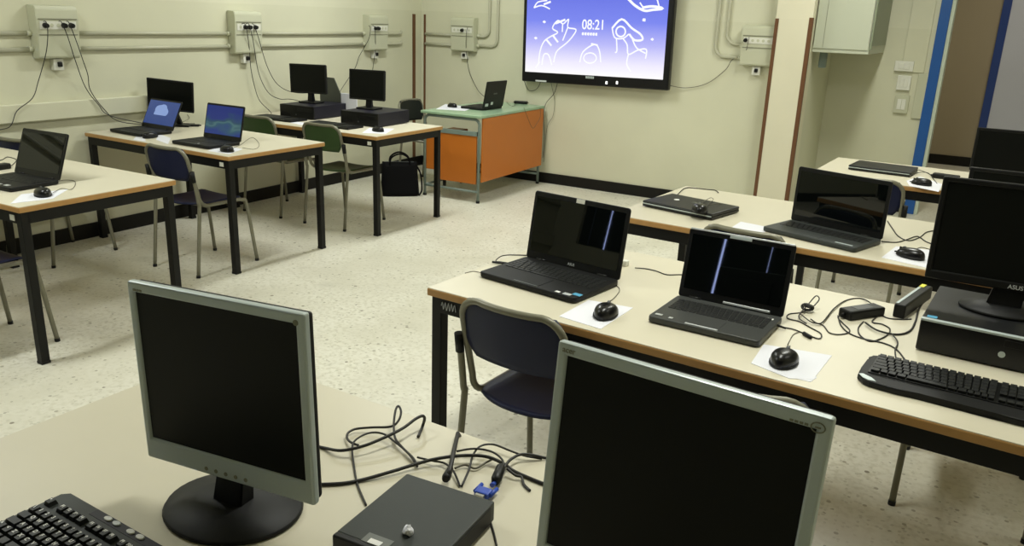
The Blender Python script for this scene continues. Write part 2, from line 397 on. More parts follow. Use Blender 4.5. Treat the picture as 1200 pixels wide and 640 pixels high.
def socket_box(loc, rz, label, plugs, W=.285):
    t = thing('socket_box', label, 'socket box', loc, rz, 'wall socket boxes')        # local: wall plane y=0, front towards -y, z from bottom
    H = .335
    prof = [(0, 0), (-.062, 0), (-.075, .01), (-.092, .255), (-.090, .310), (-.080, .330), (-.02, .335), (0, .335)]
    mb = MB(); n = len(prof); v = [(x, y, z) for x in (-W/2, W/2) for y, z in prof]
    mb._add(v, [tuple(range(n)), tuple(range(2*n-1, n-1, -1))]+[(i, (i+1) % n, n+(i+1) % n, n+i) for i in range(n)])
    ed = [e for e in mb.bm.edges]; bmesh.ops.bevel(mb.bm, geom=ed, offset=.004, segments=2, affect='EDGES', clamp_overlap=True)
    mb.build('housing', M['boxp'], t)
    fy = lambda z: -.075-.017*(z-.01)/.245-.0015
    def slab(x0, x1, z0, z1, th, name, m_, par=t):
        b2 = MB(); a0, a1 = fy(z0), fy(z1)
        v = [(x0, a0, z0), (x1, a0, z0), (x1, a1, z1), (x0, a1, z1), (x0, a0-th, z0), (x1, a0-th, z0), (x1, a1-th, z1), (x0, a1-th, z1)]
        b2._add(v, [(0, 1, 2, 3), (4, 5, 6, 7), (0, 1, 5, 4), (1, 2, 6, 5), (2, 3, 7, 6), (3, 0, 4, 7)]); return b2.build(name, m_, par)
    st = slab(-W/2+.02, W/2-.02, .185, .235, .003, 'socket_strip', M['whitep'])
    slab(-W/2+.012, W/2-.012, .245, .252, .002, 'groove', M['groove'], st)
    slab(-W/2+.012, W/2-.012, .148, .154, .002, 'groove', M['groove'], st)
    xs = [-.09, -.045, 0, .045, .09]
    for x in xs:
        if not any(abs(x-px_) < .02 for px_ in plugs):
            MB().cyl((x, fy(.21)-.003, .21), (x, fy(.21)-.0045, .21), .012).build('socket', M['boxp'], st)
    for x in plugs:
        MB().cyl((x, fy(.21)-.003, .21), (x, fy(.21)-.03, .208), .018, .014).build('plug', M['black'], t)
    # small single socket hanging below
    mb = MB().box(-.005-.03, .035, -.045, 0, -.078, -.004, bev=.005); lo = mb.build('small_socket', M['whitep'], t)
    MB().box(-.012, .018, -.062, -.044, -.055, -.022, bev=.006).build('plug', M['black'], lo)
    for sgn in (1, -1): MB().cyl((sgn*W/2, -.016, .158), (sgn*(W/2+.03), -.016, .158), .018).cyl((sgn*W/2, -.016, .06), (sgn*(W/2+.03), -.016, .06), .018).build('coupling', M['boxp'], t)
    return t
socket_box((XL, 3.315, 1.255), PI/2, 'pale beige socket box with three black plugs, leftmost on the left wall', [-.09, .035, .085])
socket_box((XL, 4.925, 1.255), PI/2, 'pale beige socket box with cords, middle one of three on the left wall', [-.045, .0, .06])
socket_box((XL, 6.585, 1.255), PI/2, 'pale beige socket box on the left wall above the two desktop monitors, nearest the corner', [-.07, -.03])
socket_box((-4.885, YB, 1.26), 0, 'pale beige socket box on the back wall above the teacher laptop', [.01])
socket_box((-1.86, YB, 1.29), 0, 'pale beige socket box right of the big display, beside the column', [-.105])

def cord(label, pts, r=.0028, m_='cord', name='power_cable', cat='cable', k=6, group=None):
    o = MB().tube(spline(pts, k), r, 7).build(name, M[m_]); return tag(o, label, cat, group)
T = .755
def wl(px, py, off=.03): return at(px, py, 0, XL+off)
def dk(pts, z=T+.004): return [atz(a, b_, z if len(r_) == 0 else T+.004+r_[0]) for a, b_, *r_ in pts]
cord('black cord hanging from the left plug of the leftmost socket box', [wl(51, 25, .105), wl(54, 26, .13), wl(56, 38, .12), wl(54, 62, .10), wl(45, 95, .05), wl(38, 115, .06), wl(20, 130, .06), wl(12, 148, .06), wl(-6, 154, .06), (XL+.12, 2.6, T+.01)], group='cords on the left wall')
cord('black cord from the middle plug of the leftmost socket box down to the blue-screen laptop', [wl(69, 25, .105), wl(72, 26, .13), wl(79, 42, .12), wl(88, 70, .08), wl(100, 102, .06), wl(115, 122, .06), wl(130, 136, .08), (-5.28, 3.93, T+.006), (-5.33, 3.80, T+.006)], group='cords on the left wall')
cord('black cord from the right plug of the leftmost socket box, bulging furthest right', [wl(78, 25, .105), wl(81, 27, .13), wl(89, 47, .12), wl(97, 70, .09), wl(103, 88, .06), wl(106, 106, .06), wl(122, 128, .06), wl(142, 143, .07), (-5.30, 4.00, T+.006), (-5.22, 3.92, T+.006)], group='cords on the left wall')
cord('black cord from the second socket box falling straight down behind the green chair', [wl(283, 28, .105), wl(288, 30, .13), wl(292, 55, .08), wl(294, 80, .05), wl(299, 104, .05), wl(305, 119, .06), wl(318, 133, .1), (-5.2, 4.86, T+.008)], group='cords on the left wall')
cord('black cord from the second socket box to the back of the left desktop computer', [wl(288, 28, .105), wl(292, 29, .13), wl(297, 50, .1), wl(303, 85, .05), wl(314, 108, .05), wl(328, 116, .06), wl(345, 117, .12), (-4.98, 5.48, T+.03)], group='cords on the left wall')
cord('black cord from the second socket box to the left desktop monitor', [wl(295, 28, .105), wl(298, 30, .13), wl(304, 48, .1), wl(312, 75, .05), wl(322, 95, .05), wl(334, 105, .08), wl(350, 109, .15), (-5.0, 5.3, .95)], group='cords on the left wall')
cord('black cord slanting left from the third socket box behind the right desktop monitor', [wl(432, 30, .105), wl(434, 33, .13), wl(432, 46, .1), wl(421, 66, .05), wl(416, 80, .05), wl(403, 100, .06), wl(398, 108, .1)], group='cords on the left wall')
cord('black cord dropping straight from the third socket box behind the right desktop monitor', [wl(436, 30, .105), wl(439, 33, .13), wl(440, 55, .07), wl(437, 80, .05), wl(433, 110, .1), (-4.5, 5.46, T+.05)], group='cords on the left wall')
bw = lambda px, py, off=.03: at(px, py, 1, YB-off)
cord('black cord from the back wall socket box down to the teacher laptop', [bw(548, 32, .12), bw(547, 36, .14), bw(546, 50, .1), bw(547, 66, .04), bw(550, 84, .03), bw(558, 102, .05), bw(566, 112, .2), (-4.15, 6.9, .795)])
cord('black cord of the big display, drooping to the socket box at its right', [bw(878, 43, .12), bw(877, 48, .14), bw(872, 64, .05), bw(858, 70, .02), bw(850, 82, .02), bw(828, 98, .02), bw(803, 103, .02), bw(780, 99, .06)], m_='cordg')
cord('thin black cord looping under the left corner of the big display', [bw(613, 84, .06), bw(615, 97, .03), bw(620, 106, .02), bw(628, 105, .02), bw(633, 97, .04), bw(633, 85, .06)])
cord('black cord hanging from the display onto the teacher desk edge', [bw(654, 85, .06), bw(653, 98, .04), bw(649, 110, .03), bw(640, 121, .03), bw(637, 135, .03), bw(638, 160, .03), bw(636, 185, .03)])
cord('thin wavy cord hanging from the display behind the teacher desk', [bw(645, 85, .06), bw(646, 98, .04), bw(650, 118, .02), bw(648, 136, .02), bw(641, 150, .02), bw(637, 190, .02)], m_='cordg', r=.0022)

# ------------------------------------------------------------------ interactive display on the back wall
t = thing('wall_display', 'large black-framed wall display showing a violet sky with white animal outlines and a clock', 'display', (-3.375, YB-.12, 1.02), 0)
t.rotation_euler = (0, -.012, 0)
MB().box(-.765, .765, 0, .07, 0, .93, bev=.012).build('frame', M['gloss'], t)
MB().box(-.725, .71, -.004, .002, .095, .885).build('screen', M['tv'], t)
MB().box(-.2, .2, .07, .12, .2, .7).build('wall_mount', M['steel'], t)
Mi = (Matrix.Translation(t.location) @ Matrix.Rotation(-.012, 4, 'Y')).inverted()
def tvp(u, v, off=-.006):
    p_ = at(600+u/4, v/4, 1, t.location.y-.004); q_ = Mi @ p_; return Vector((q_.x, off, q_.z))
mb = MB()
def stroke(pts, wd=3.4, closed=False):
    P = [tvp(*p_) for p_ in pts]
    P = spline(P, 4, closed)
    if closed: P.append(P[0])
    mb.tube([(a.x, -.006, a.z) for a in P], wd/4*.0088*.85, 6)
stroke([(125, 295), (132, 240), (150, 195), (180, 172), (215, 152), (190, 132), (215, 96), (240, 112), (266, 90), (262, 128), (300, 138), (286, 168), (258, 200), (215, 235), (202, 262), (196, 292)])
stroke([(160, 184), (185, 214)], 5); stroke([(192, 166), (216, 198)], 5); stroke([(238, 110), (236, 150)]); stroke([(262, 128), (250, 160), (238, 190)])
stroke([(140, 305), (150, 256), (172, 258), (186, 305)]); stroke([(205, 110), (250, 92)], 5); stroke([(110, 320), (130, 290)])
stroke([(470, 132), (515, 90), (562, 132), (602, 160), (612, 186), (575, 188), (550, 160)], 5)
stroke([(470, 132), (482, 176), (520, 180), (548, 160)])
stroke([(510+22*math.cos(a), 148+24*math.sin(a)) for a in [k*PI/4 for k in range(8)]], 4, True)
stroke([(490, 180), (492, 238), (484, 246)]); stroke([(520, 180), (540, 210), (546, 255), (590, 235), (630, 232), (626, 275)]); stroke([(546, 255), (538, 300), (556, 335)]); stroke([(565, 185), (585, 225), (626, 250)])
stroke([(318, 292), (334, 242), (388, 208), (410, 238), (416, 292)]); stroke([(366+30*math.cos(k*PI/4), 272+24*math.sin(k*PI/4)) for k in range(8)], 3, True); stroke([(372, 205), (402, 212)], 4)
stroke([(104, 36), (122, 10), (165, 2)]); stroke([(104, 36), (140, 26), (178, 42)]); stroke([(150, 20), (182, 8)], 5)
stroke([(546, -4), (580, 28), (622, 50), (660, 46), (708, 40), (660, 30), (612, 36)], 6); stroke([(618, 40), (600, 12)]); stroke([(680, -6), (690, 30)])
for u, v in ((620, 93), (152, 102), (112, 178), (658, 184), (585, 30)): stroke([(u-6, v), (u+6, v+1)], 7 if u == 620 else 4); stroke([(u, v-6), (u, v+7)], 6 if u == 620 else 3)
for k in range(6): stroke([(330+k*12.5, 158+k*.5), (337+k*12.5, 158.5+k*.5)], 7)
mb.build('screen_drawing', M['line'], bpy.data.objects['screen'])
a = tvp(382, 118)
text_mesh('08:21', .125, 'clock_digits', M['line'], bpy.data.objects['screen'], Matrix.Translation((a.x, -.006, a.z)) @ Matrix.Scale(.86, 4, (1, 0, 0)) @ FRONT, .001, .0012)
for u in (443, 492):
    a = tvp(u, 388); MB().box(a.x-.012, a.x+.008, -.003, .004, a.z-.014, a.z+.014, bev=.003).build('button', M['led'], t)
a = tvp(365, 363); mb = MB()
for k in range(5): mb.box(a.x-.045+k*.018, a.x-.045+k*.018+.013, -.002, .003, a.z-.011, a.z+.011)
mb.build('maker_mark', M['silver'], t)
a = tvp(135, 380); MB().box(a.x-.06, a.x+.06, -.004, .004, a.z-.008, a.z+.008, bev=.002).build('sensor_bar', M['silverd'], t)

# ------------------------------------------------------------------ metal cabinet in the recess, switches
CB = at(1020, 61, 1, 7.36)
t = thing('metal_cabinet', 'pale grey-green metal cabinet high on the wall right of the column', 'cabinet', (0, 0, 0))
X0c, X1c, Z0c = XC1+.004, CB.x, 1.43
MB().box(X0c, X1c-.012, 7.39, YR-.02, Z0c+.06, 2.35, bev=.004).build('body', M['cab'], t)
d = MB().box(X0c+.005, X1c-.02, 7.36, 7.392, Z0c+.03, 2.34, bev=.006).build('front_panel', M['cab'], t)
MB().box(X0c+.08, X0c+.083, 7.357, 7.361, Z0c+.04, 2.34).build('panel_seam', M['groove'], d)
MB().box(X1c-.014, X1c, 7.37, 7.39, Z0c+.035, 2.35, bev=.003).box(X1c-.016, X1c-.010, 7.385, YR-.02, Z0c+.065, 2.35, bev=.001).build('side_door', M['cabs'], t)
bt = MB().box(X0c, X1c-.016, 7.37, YR-.02, Z0c, Z0c+.06, bev=.004).build('bottom_tray', M['cab'], t)
for k in range(5): MB().box(X0c+.14+k*.055, X0c+.175+k*.055, 7.366, 7.372, Z0c+.032, Z0c+.042).build('vent_slot', M['groove'], bt)
o = MB().box(X0c+.04, X0c+.10, 7.5, 7.56, 1.30, Z0c+.005, bev=.01).build('cable_gland', M['bluetube'], t)
def wallplate(name, label, cat, px0, py0, px1, py1, th, m_, rocker=True):
    a = at(px0, py0, 1, YR); b_ = at(px1, py1, 1, YR)
    t_ = thing(name, label, cat, ((a.x+b_.x)/2, YR, (a.z+b_.z)/2)); w_, h_ = abs(a.x-b_.x)/2, abs(a.z-b_.z)/2
    MB().box(-w_, w_, -th, 0, -h_, h_, bev=.004).build('plate', m_, t_)
    if rocker:
        MB().box(-w_*.6, 0, -th-.006, -th+.001, -h_*.6, h_*.6, bev=.003).build('switch', M['whitep'], t_)
        MB().box(.002, w_*.6, -th-.005, -th+.001, -h_*.6, h_*.6, bev=.003).build('switch', M['whitep'], t_)
    return t_
a = at(1053, 84, 1, YR); b_ = at(1083, 84, 1, YR)
o = MB().box(a.x+.02, b_.x, YR-.016, YR, 1.27, CEIL, bev=.004).build('cover_panel', M['wall']); tag(o, 'tall flat cover panel on the recess wall above the switches, beside the blue door frame', 'panel')
c_ = at(1068, 135, 1, YR); d_ = at(1081, 138, 1, YR)
o = MB().box(c_.x, d_.x, YR-.024, YR, .87, 1.268, bev=.004).build('cable_duct', M['boxp']); tag(o, 'narrow vertical cable duct right of the light switches, under the cover panel', 'cable duct')
wallplate('light_switch', 'white switch plate, topmost of the three beside the blue door frame', 'light switch', 1050, 71, 1070, 84, .04, M['whitep'])
wallplate('light_switch', 'white switch plate, middle of the three beside the blue door frame', 'light switch', 1053, 88, 1066, 106, .035, M['whitep'])
wallplate('light_switch', 'grey-white switch plate, lowest of the three beside the blue door frame', 'light switch', 1050, 111, 1063, 133, .035, M['boxp'])

# ------------------------------------------------------------------ desks
def desk(label, x, y, rz, W, D_, tagm='white', group='beige computer desks'):
    t = thing('computer_desk', label, 'desk', (x, y, 0), rz, group)
    mb = MB(); mb.box(0, W, 0, D_, T-.028, T-.002, bev=.004); mb.mi = 0
    top = mb.build('tabletop', M['edge'], t)
    MB().box(.002, W-.002, .002, D_-.002, T-.004, T, bev=.0015).build('laminate', M['top'], top)
    z0, z1 = T-.083, T-.028
    mb = MB(); i = .012
    mb.box(i+.03, W-i-.03, i, i+.03, z0, z1, bev=.002); mb.box(i+.03, W-i-.03, D_-i-.03, D_-i, z0, z1, bev=.002)
    mb.box(i, i+.03, i+.03, D_-i-.03, z0, z1, bev=.002); mb.box(W-i-.03, W-i, i+.03, D_-i-.03, z0, z1, bev=.002)
    fr = mb.build('apron', M['steel'], t)
    for u, v in ((0, 0), (1, 0), (0, 1), (1, 1)):
        cx = i+.02 if u == 0 else W-i-.02; cy = i+.02 if v == 0 else D_-i-.02
        l = MB().box(cx-.02, cx+.02, cy-.02, cy+.02, .012, z1, bev=.003).build('leg', M['steel'], t)
        MB().box(cx-.0215, cx+.0215, cy-.0215, cy+.0215, 0, .014, bev=.002).build('foot', M['blackm'], l)
    if tagm == 'white': MB().box(W-.095, W-.06, i-.002, i+.001, z0+.012, z0+.038).build('label_tag', M['whitep'], fr)
    if tagm == 'scrawl':
        mb = MB(); rr = random.Random(3)
        mb.tube(spline([(.055+.06*(k/14), i-.002, z0+.03+.014*math.sin(k*2.1)+rr.uniform(-.003, .003)) for k in range(15)], 3), .0014, 5)
        mb.build('chalk_scrawl', M['silverd'], fr)
    return t
desk('beige desk at the left edge of the picture, black legs, one open dark laptop', -5.204, 1.924, .010, 1.60, .821)
desk('beige desk by the left wall carrying the two laptops with lit blue screens', -5.425, 3.441, -.022, 1.465, .824)
desk('beige desk by the left wall carrying two black desktop computers', -5.44, 4.678, 0, 1.585, .839)
desk('beige desk in the middle with two open laptops and a navy chair in front', -1.534, 2.111, -.064, 2.60, .870, 'scrawl')
desk('beige desk carrying a closed laptop with a mouse on it and a large open laptop', -1.485, 3.501, -.062, 2.45, .919, None)
desk('beige desk furthest back on the right, before the blue door frame', -.947, 5.327, -.041, 2.1, .854, None)
desk('beige desk in the foreground under the two silver-framed monitors', -1.671, .569, -.024, 2.40, .80, None)

# ------------------------------------------------------------------ teacher desk
TT = .785
t = thing('teacher_desk', 'orange-panelled teacher desk with a pale green top and grey tube frame', 'desk', (-4.508, 6.094, 0), .023)
W, D_ = .64, 1.23
MB().box(0, W, 0, D_, TT-.026, TT, bev=.006).build('tabletop', M['greent'], t)
fr = MB(); r_ = .0125
for y_ in (.03, D_-.03):
    P = [(.03, y_, 0), (.03, y_, TT-.09)]+[(.03+.05-.05*math.cos(a), y_, TT-.09+.05*math.sin(a)) for a in [PI/16*k for k in range(1, 9)]]
    P += [(W-.03-.05+.05*math.sin(a), y_, TT-.09+.05*math.cos(a)) for a in [PI/16*k for k in range(0, 9)]]+[(W-.03, y_, 0)]
    fr.tube(P, r_, 10); fr.cyl((.03, y_, .10), (W-.03, y_, .10), r_*.9)
fr.cyl((.03, .03, .10), (.03, D_-.03, .10), r_*.9)
fr = fr.build('tube_frame', M['bluetube'], t)
for x_ in (.03, W-.03):
    for y_ in (.03, D_-.03): MB().cyl((x_, y_, 0), (x_, y_, .02), .017).build('foot', M['blackm'], fr)
MB().box(W-.016, W, .045, D_-.02, .19, TT-.028, bev=.002).build('front_panel', M['orange'], t)
MB().box(.20, W-.05, .02, .035, .17, .60, bev=.002).build('side_panel', M['orange'], t)
MB().box(.12, W-.045, .012, .036, .60, .64, bev=.003).build('rail', M['bluetube'], t)
dr = MB().box(.03, .20, .04, .50, .25, .585, bev=.004).build('drawer_unit', M['orange'], t)
for k in range(2): MB().box(.018, .031, .05, .49, .262+k*.16, .410+k*.16, bev=.003).build('drawer', M['orange'], dr)
MB().box(.19, .215, .09, .11, .10, .18).build('drawer_support', M['blackm'], t)
cord('thin cord hanging in a loop down the orange panel of the teacher desk', [at(*q, 0, -3.855) for q in ((614, 126), (618, 137), (624, 150), (629, 145), (633, 137), (633, 126))], .002, 'cordg')

# ------------------------------------------------------------------ chairs
def make_chair(m_, tube=None):
    tube = tube or M['tube']
    t = thing('school_chair', '', 'chair', (0, 0, 0)); w_ = .185; r_ = .0115
    def seat(u, v):
        x = (u-.5)*.355; e = abs(u-.5)*2; y = -.205+.39*v+.045*e**2.5*(1-v)**2
        wf = 1-.06*v; z = .452+.006*e**2-.012*math.sin(PI*v)*(1-e*e*.5)-(.02*((v-.85)/.15)**2 if v > .85 else 0)
        if v < .3: x *= 1-.12*(1-v/.3)**2
        if v > .88: x *= 1-.12*((v-.88)/.12)**2
        return (x*wf, y, z)
    MB().grid(seat, 14, 16, .011).build('seat', m_, t)
    def back(u, v):
        x = (u-.5)*.362; e = abs(u-.5)*2; z = .598+.200*v
        if v < .4: x *= 1-.20*(1-v/.4)**2
        if v > .8: x *= 1-.13*((v-.8)/.2)**2
        y = -.212-.035*(v)-.022*(1-e*e)
        return (x, y, z)
    MB().grid(back, 16, 10, .010).build('backrest', m_, t)
    zt = .797; rc = .07
    P = [(-w_, .10, .436), (-w_, -.10, .436)]
    for k in range(1, 7): a = PI/2*k/6; P.append((-w_, -.10-.075*math.sin(a), .436+.075*(1-math.cos(a))))
    P.append((-w_, -.225, zt-rc-.03))
    for k in range(0, 7): a = PI/2*k/6; P.append((-w_+rc*(1-math.cos(a)), -.232-.02*math.sin(a), zt-rc+rc*math.sin(a)))
    P += [(x, -.254-.016*(1-(x/.115)**2), zt) for x in (-.08, -.04, 0)]
    P += [(-x, y, z) for x, y, z in P[:-1][::-1]]
    MB().tube(P, r_, 10).build('back_frame', tube, t)
    for sg in (-1, 1):
        l = MB().tube(spline([(sg*(w_), .02, .434), (sg*w_, .12, .434), (sg*(w_+.002), .165, .425), (sg*(w_+.006), .192, .39), (sg*(w_+.02), .240, .01)], 5), r_, 10).build('leg', tube, t)
        MB().cyl((sg*(w_+.02), .240, 0), (sg*(w_+.0195), .2392, .016), .0130).build('foot_cap', M['blackm'], l)
        l = MB().tube(spline([(sg*(w_+.021), -.222, .66), (sg*(w_+.021), -.195, .47), (sg*(w_+.020), -.192, .42), (sg*(w_+.022), -.240, .01)], 5), r_, 10).build('leg', tube, t)
        MB().cyl((sg*(w_+.022), -.2405, 0), (sg*(w_+.022), -.2395, .016), .0130).build('foot_cap', M['blackm'], l)
        MB().cyl((sg*(w_+.021), -.226, .665), (sg*(w_+.021), -.217, .60), .0145).build('joint_sleeve', M['blackm'], t)
    for y_ in (-.12, .12): MB().cyl((-w_, y_, .432), (w_, y_, .432), .008).build('crossbar', tube, t)
    return t
navy = make_chair(M['navy']); green = make_chair(M['greenp']); dark = make_chair(M['darkseat'])
used = set()
def chair(src, x, y, rz, label, group):
    t = src if src.name not in used else copy_tree(src); used.add(src.name)
    t.location = (x, y, 0); t.rotation_euler = (0, 0, rz); t['label'] = label; t['group'] = group
    return t
chair(navy, -1.125, 2.235, -.06, 'navy chair with grey tube frame drawn up to the black laptop with white tape', 'navy school chairs')
chair(navy, -.445, 2.065, .12, 'navy chair mostly hidden behind the large foreground monitor, its curved top rail just showing', 'navy school chairs')
chair(navy, -.81, 3.655, -.08, 'navy chair at the second-row desk, only its top rail showing above the open laptop lid', 'navy school chairs')
chair(navy, .135, 3.175, 0, 'chair showing only grey legs below the desk beside the silver-tipped keyboard', 'navy school chairs')
chair(navy, -.55, 5.38, -.05, 'navy chair at the furthest right desk, beside the open large laptop screen', 'navy school chairs')
chair(navy, -4.31, 3.478, 0, 'navy chair at the desk with the two lit laptops, whole seat in view', 'navy school chairs')
chair(navy, -4.04, 1.92, 0, 'navy chair under the leftmost desk, seat cut by the left picture edge', 'navy school chairs')
chair(navy, -5.215, 3.06, .12, 'navy chair close to the left wall behind the leftmost laptop', 'navy school chairs')
chair(green, -4.37, 4.895, 0, 'dark green chair in front of the right desktop computer by the left wall', 'green school chairs')
chair(green, -5.045, 4.895, 0, 'dark green chair in front of the left desktop computer, half hidden by the lit laptop', 'green school chairs')
chair(dark, -4.78, 6.62, -PI/2, 'blackish chair at the teacher desk near the room corner', 'teacher chair')

# ------------------------------------------------------------------ laptops
def keys(mb, x0, x1, y0, y1, z, rows=6, cols=15, h=.003, gapk=.003, slope=None):
    ph = (y1-y0)/rows
    for r_ in range(rows):
        n = cols if r_ != rows-1 else max(6, cols//2); wk = (x1-x0)/cols
        x = x0+random.uniform(0, .0)
        i = 0
        widths = [wk]*cols
        if r_ == rows-1: widths = [wk*1.2, wk, wk*1.1, wk*1.2, wk*5, wk*1.2, wk*1.1]; sm = sum(widths); widths += [(x1-x0-sm)/4]*4
        elif r_ in (1, 2, 3, 4): 
            k0 = 1+.25*r_; widths = [wk*k0]+[wk*(cols-k0-1-.0)/(cols-2)]*(cols-2); widths.append(x1-x0-sum(widths))
        for wd in widths:
            mb.box(x+gapk/2, x+wd-gapk/2, y1-(r_+1)*ph+gapk/2, y1-r_*ph-gapk/2, z, z+h, bev=.0006, seg=1); x += wd
def laptop(label, hx, hy, z, rz, W, D_, H, tilt, deck='blackm', screen='screen', stickers=(), lid='black', brand=None, marks=(), bez=.014, silverbar=False, group='open laptops'):
    # origin: under the centre of the hinge; base runs towards -y
    t = thing('laptop', label, 'laptop', (hx, hy, z), rz, group)
    th = .022
    mb = MB(); pts = []
    rc = .014
    for cx, cy, a0 in ((W/2-rc, -rc+.004, 0), (-W/2+rc, -rc+.004, 90), (-W/2+rc, -D_+rc, 180), (W/2-rc, -D_+rc, 270)):
        for k in range(5): a = R(a0+90*k/4); pts.append((cx+rc*math.cos(a), cy+rc*math.sin(a)))
    mb.prism(pts, .003, th, bev=.003, smooth=True); b_ = mb.build('base', M[deck], t)
    for x_ in (-W/2+.03, W/2-.03):
        for y_ in (-.03, -D_+.03): MB().cyl((x_, y_, 0), (x_, y_, .0035), .008).build('rubber_foot', M['blackm'], b_)
    mb = MB(); keys(mb, -W/2+.02, W/2-.02, -D_*.56, -.035, th-.001, 6, 15, .003)
    mb.build('keyboard', M['key'], t)
    tp = MB().box(-.055, .045, -D_+.016, -D_*.62, th-.001, th+.0012, bev=.0006, seg=1).build('touchpad', M[deck], t)
    MB().box(-.055, .045, -D_+.006, -D_+.014, th-.001, th+.0018, bev=.0006, seg=1).build('touchpad_button', M['silverd'] if silverbar else M['keyg'], tp)
    for sx_, sy_, w_, h_, mm in stickers:
        MB().box(sx_*W/2-w_/2, sx_*W/2+w_/2, -D_+sy_-h_/2, -D_+sy_+h_/2, th-.0005, th+.0012).build('sticker', M[mm], b_)
    # lid, leaning back by tilt
    L = Matrix.Translation((0, 0, th-.002)) @ Matrix.Rotation(-tilt, 4, 'X')
    mb = MB(); mb.T = L; pts = []
    rc = .010
    for cx, cz, a0 in ((W/2-rc, H-rc, 0), (-W/2+rc, H-rc, 90), (-W/2+rc, rc, 180), (W/2-rc, rc, 270)):
        for k in range(5): a = R(a0+90*k/4); pts.append((cx+rc*math.cos(a), cz+rc*math.sin(a)))
    mb.T = L @ Matrix.Rotation(PI/2, 4, 'X'); mb.prism(pts, -.009, 0, bev=.002, smooth=True); ld = mb.build('lid', M[lid], t)
    mb = MB(); mb.T = L; mb.box(-W/2+bez, W/2-bez, -.0015, .001, .03, H-bez-.004); sc = mb.build('screen', M[screen], ld)
    for x_ in (-W*.33, W*.33): MB().cyl((x_-.02, .003, th), (x_+.02, .003, th), .006).build('hinge', M['black'], t)
    if brand: text_mesh(brand, .013, 'maker_name', M['silverd'], ld, L @ Matrix.Translation((0, -.0012, .014)) @ FRONT, .0003, .0002)
    for kind in marks:
        if kind == 'camtape':
            mb = MB(); mb.T = L; mb.box(-.016, .018, -.003, .002, H-.016, H-.001); mb.build('white_tape', M['whitep'], ld)
        if kind == 'topstrip':
            mb = MB(); mb.T = L; mb.box(-W/2+.004, W/2-.004, -.003, .0095, H-.004, H+.0015, bev=.001, seg=1); mb.build('silver_rim', M['silverd'], ld)
            mb = MB(); mb.T = L; mb.box(-.035, .035, -.0035, .0, H-.013, H-.003, bev=.001, seg=1); mb.build('camera_bar', M['silver'], ld)
        if kind == 'hingebar':
            mb = MB(); mb.T = L; mb.box(-.02, W*.38, -.003, .0, .006, .013, bev=.001, seg=1); mb.build('speaker_bar', M['silverd'], ld)
    return t, ld, L
laptop('black open laptop with a white tape on its bezel, left one on the middle desk', -1.214, 2.540, T, R(-8.6), .405, .265, .250, R(9.5), 'blackm',
       stickers=((.93, .035, .030, .022, 'sticker_blue'), (.80, .016, .030, .018, 'silverd'), (.62, .014, .018, .012, 'white')), brand='ASUS', marks=('camtape',))
laptop('graphite open laptop with a silver-rimmed lid, right one on the middle desk', -.622, 2.475, T, R(-2.2), .340, .245, .226, R(13), 'greybase',
       stickers=((-.86, .030, .022, .012, 'silverd'), (-.62, .024, .012, .012, 'silverd'), (.84, .205, .02, .012, 'white')), marks=('topstrip', 'hingebar'), silverbar=True)
laptop('large black open laptop on the second-row desk, wide dark screen', -.528, 3.785, T, R(-18.2), .430, .235, .249, R(2), 'pcgrey',
       stickers=((.72, .022, .075, .012, 'silver'),), lid='black')
laptop('black open laptop with a dark screen on the leftmost desk', -4.105, 2.32, T, R(3.2), .352, .245, .233, R(20), 'blackm', stickers=((.60, .03, .03, .02, 'silverd'), (.3, .03, .02, .014, 'silverd')))
t_, ld, L = laptop('open laptop showing a plain blue screen with a pale cloud, by the left wall', -5.134, 3.80, T, R(-3.3), .365, .245, .218, R(27), 'blackm', screen='scr_blue', bez=.009)
rr = []
for k in range(28):
    a = 2*PI*k/28; q = .060*(.9+.16*abs(math.cos(2.5*a))); rr.append((-.01+q*math.cos(a)*1.30, .125+(q*math.sin(a)*.92 if math.sin(a) > -.45 else -.026)))
mb = MB(); mb.T = L @ Matrix.Rotation(PI/2, 4, 'X'); mb.prism(rr, .0016, .002); mb.build('screen_picture', M['scr_cloud'], [q for q in ld.children if q.name.startswith('screen')][0])
laptop('open laptop showing a blue and green desktop picture, by the left wall', -4.421, 3.76, T, R(-.3), .357, .255, .232, R(14), 'blackm', screen='scr_wave', stickers=((.2, .03, .035, .02, 'silverd'),), bez=.009)
laptop('black laptop on the teacher desk seen from behind, lid open', -4.082, 6.641, TT, R(-91.1), .344, .245, .248, R(10), 'blackm')
o = bpy.data.objects
tl = [q for q in o if q.get('label', '').startswith('black laptop on the teacher')][0]
ldl = [q for q in tl.children if q.name.startswith('lid')][0]
L = Matrix.Translation((0, 0, .02)) @ Matrix.Rotation(-R(10), 4, 'X')
for x_, z_, w_ in ((.12, .03, .05), (.035, .04, .035)):
    mb = MB(); mb.T = L; mb.box(x_-w_/2, x_+w_/2, .0085, .0105, z_-.012, z_+.014); mb.build('sticker', M['silverd'], ldl)
mb = MB(); mb.T = L; mb.box(-.03, .03, .0085, .0102, .125, .137); mb.build('maker_mark', M['keyg'], ldl)

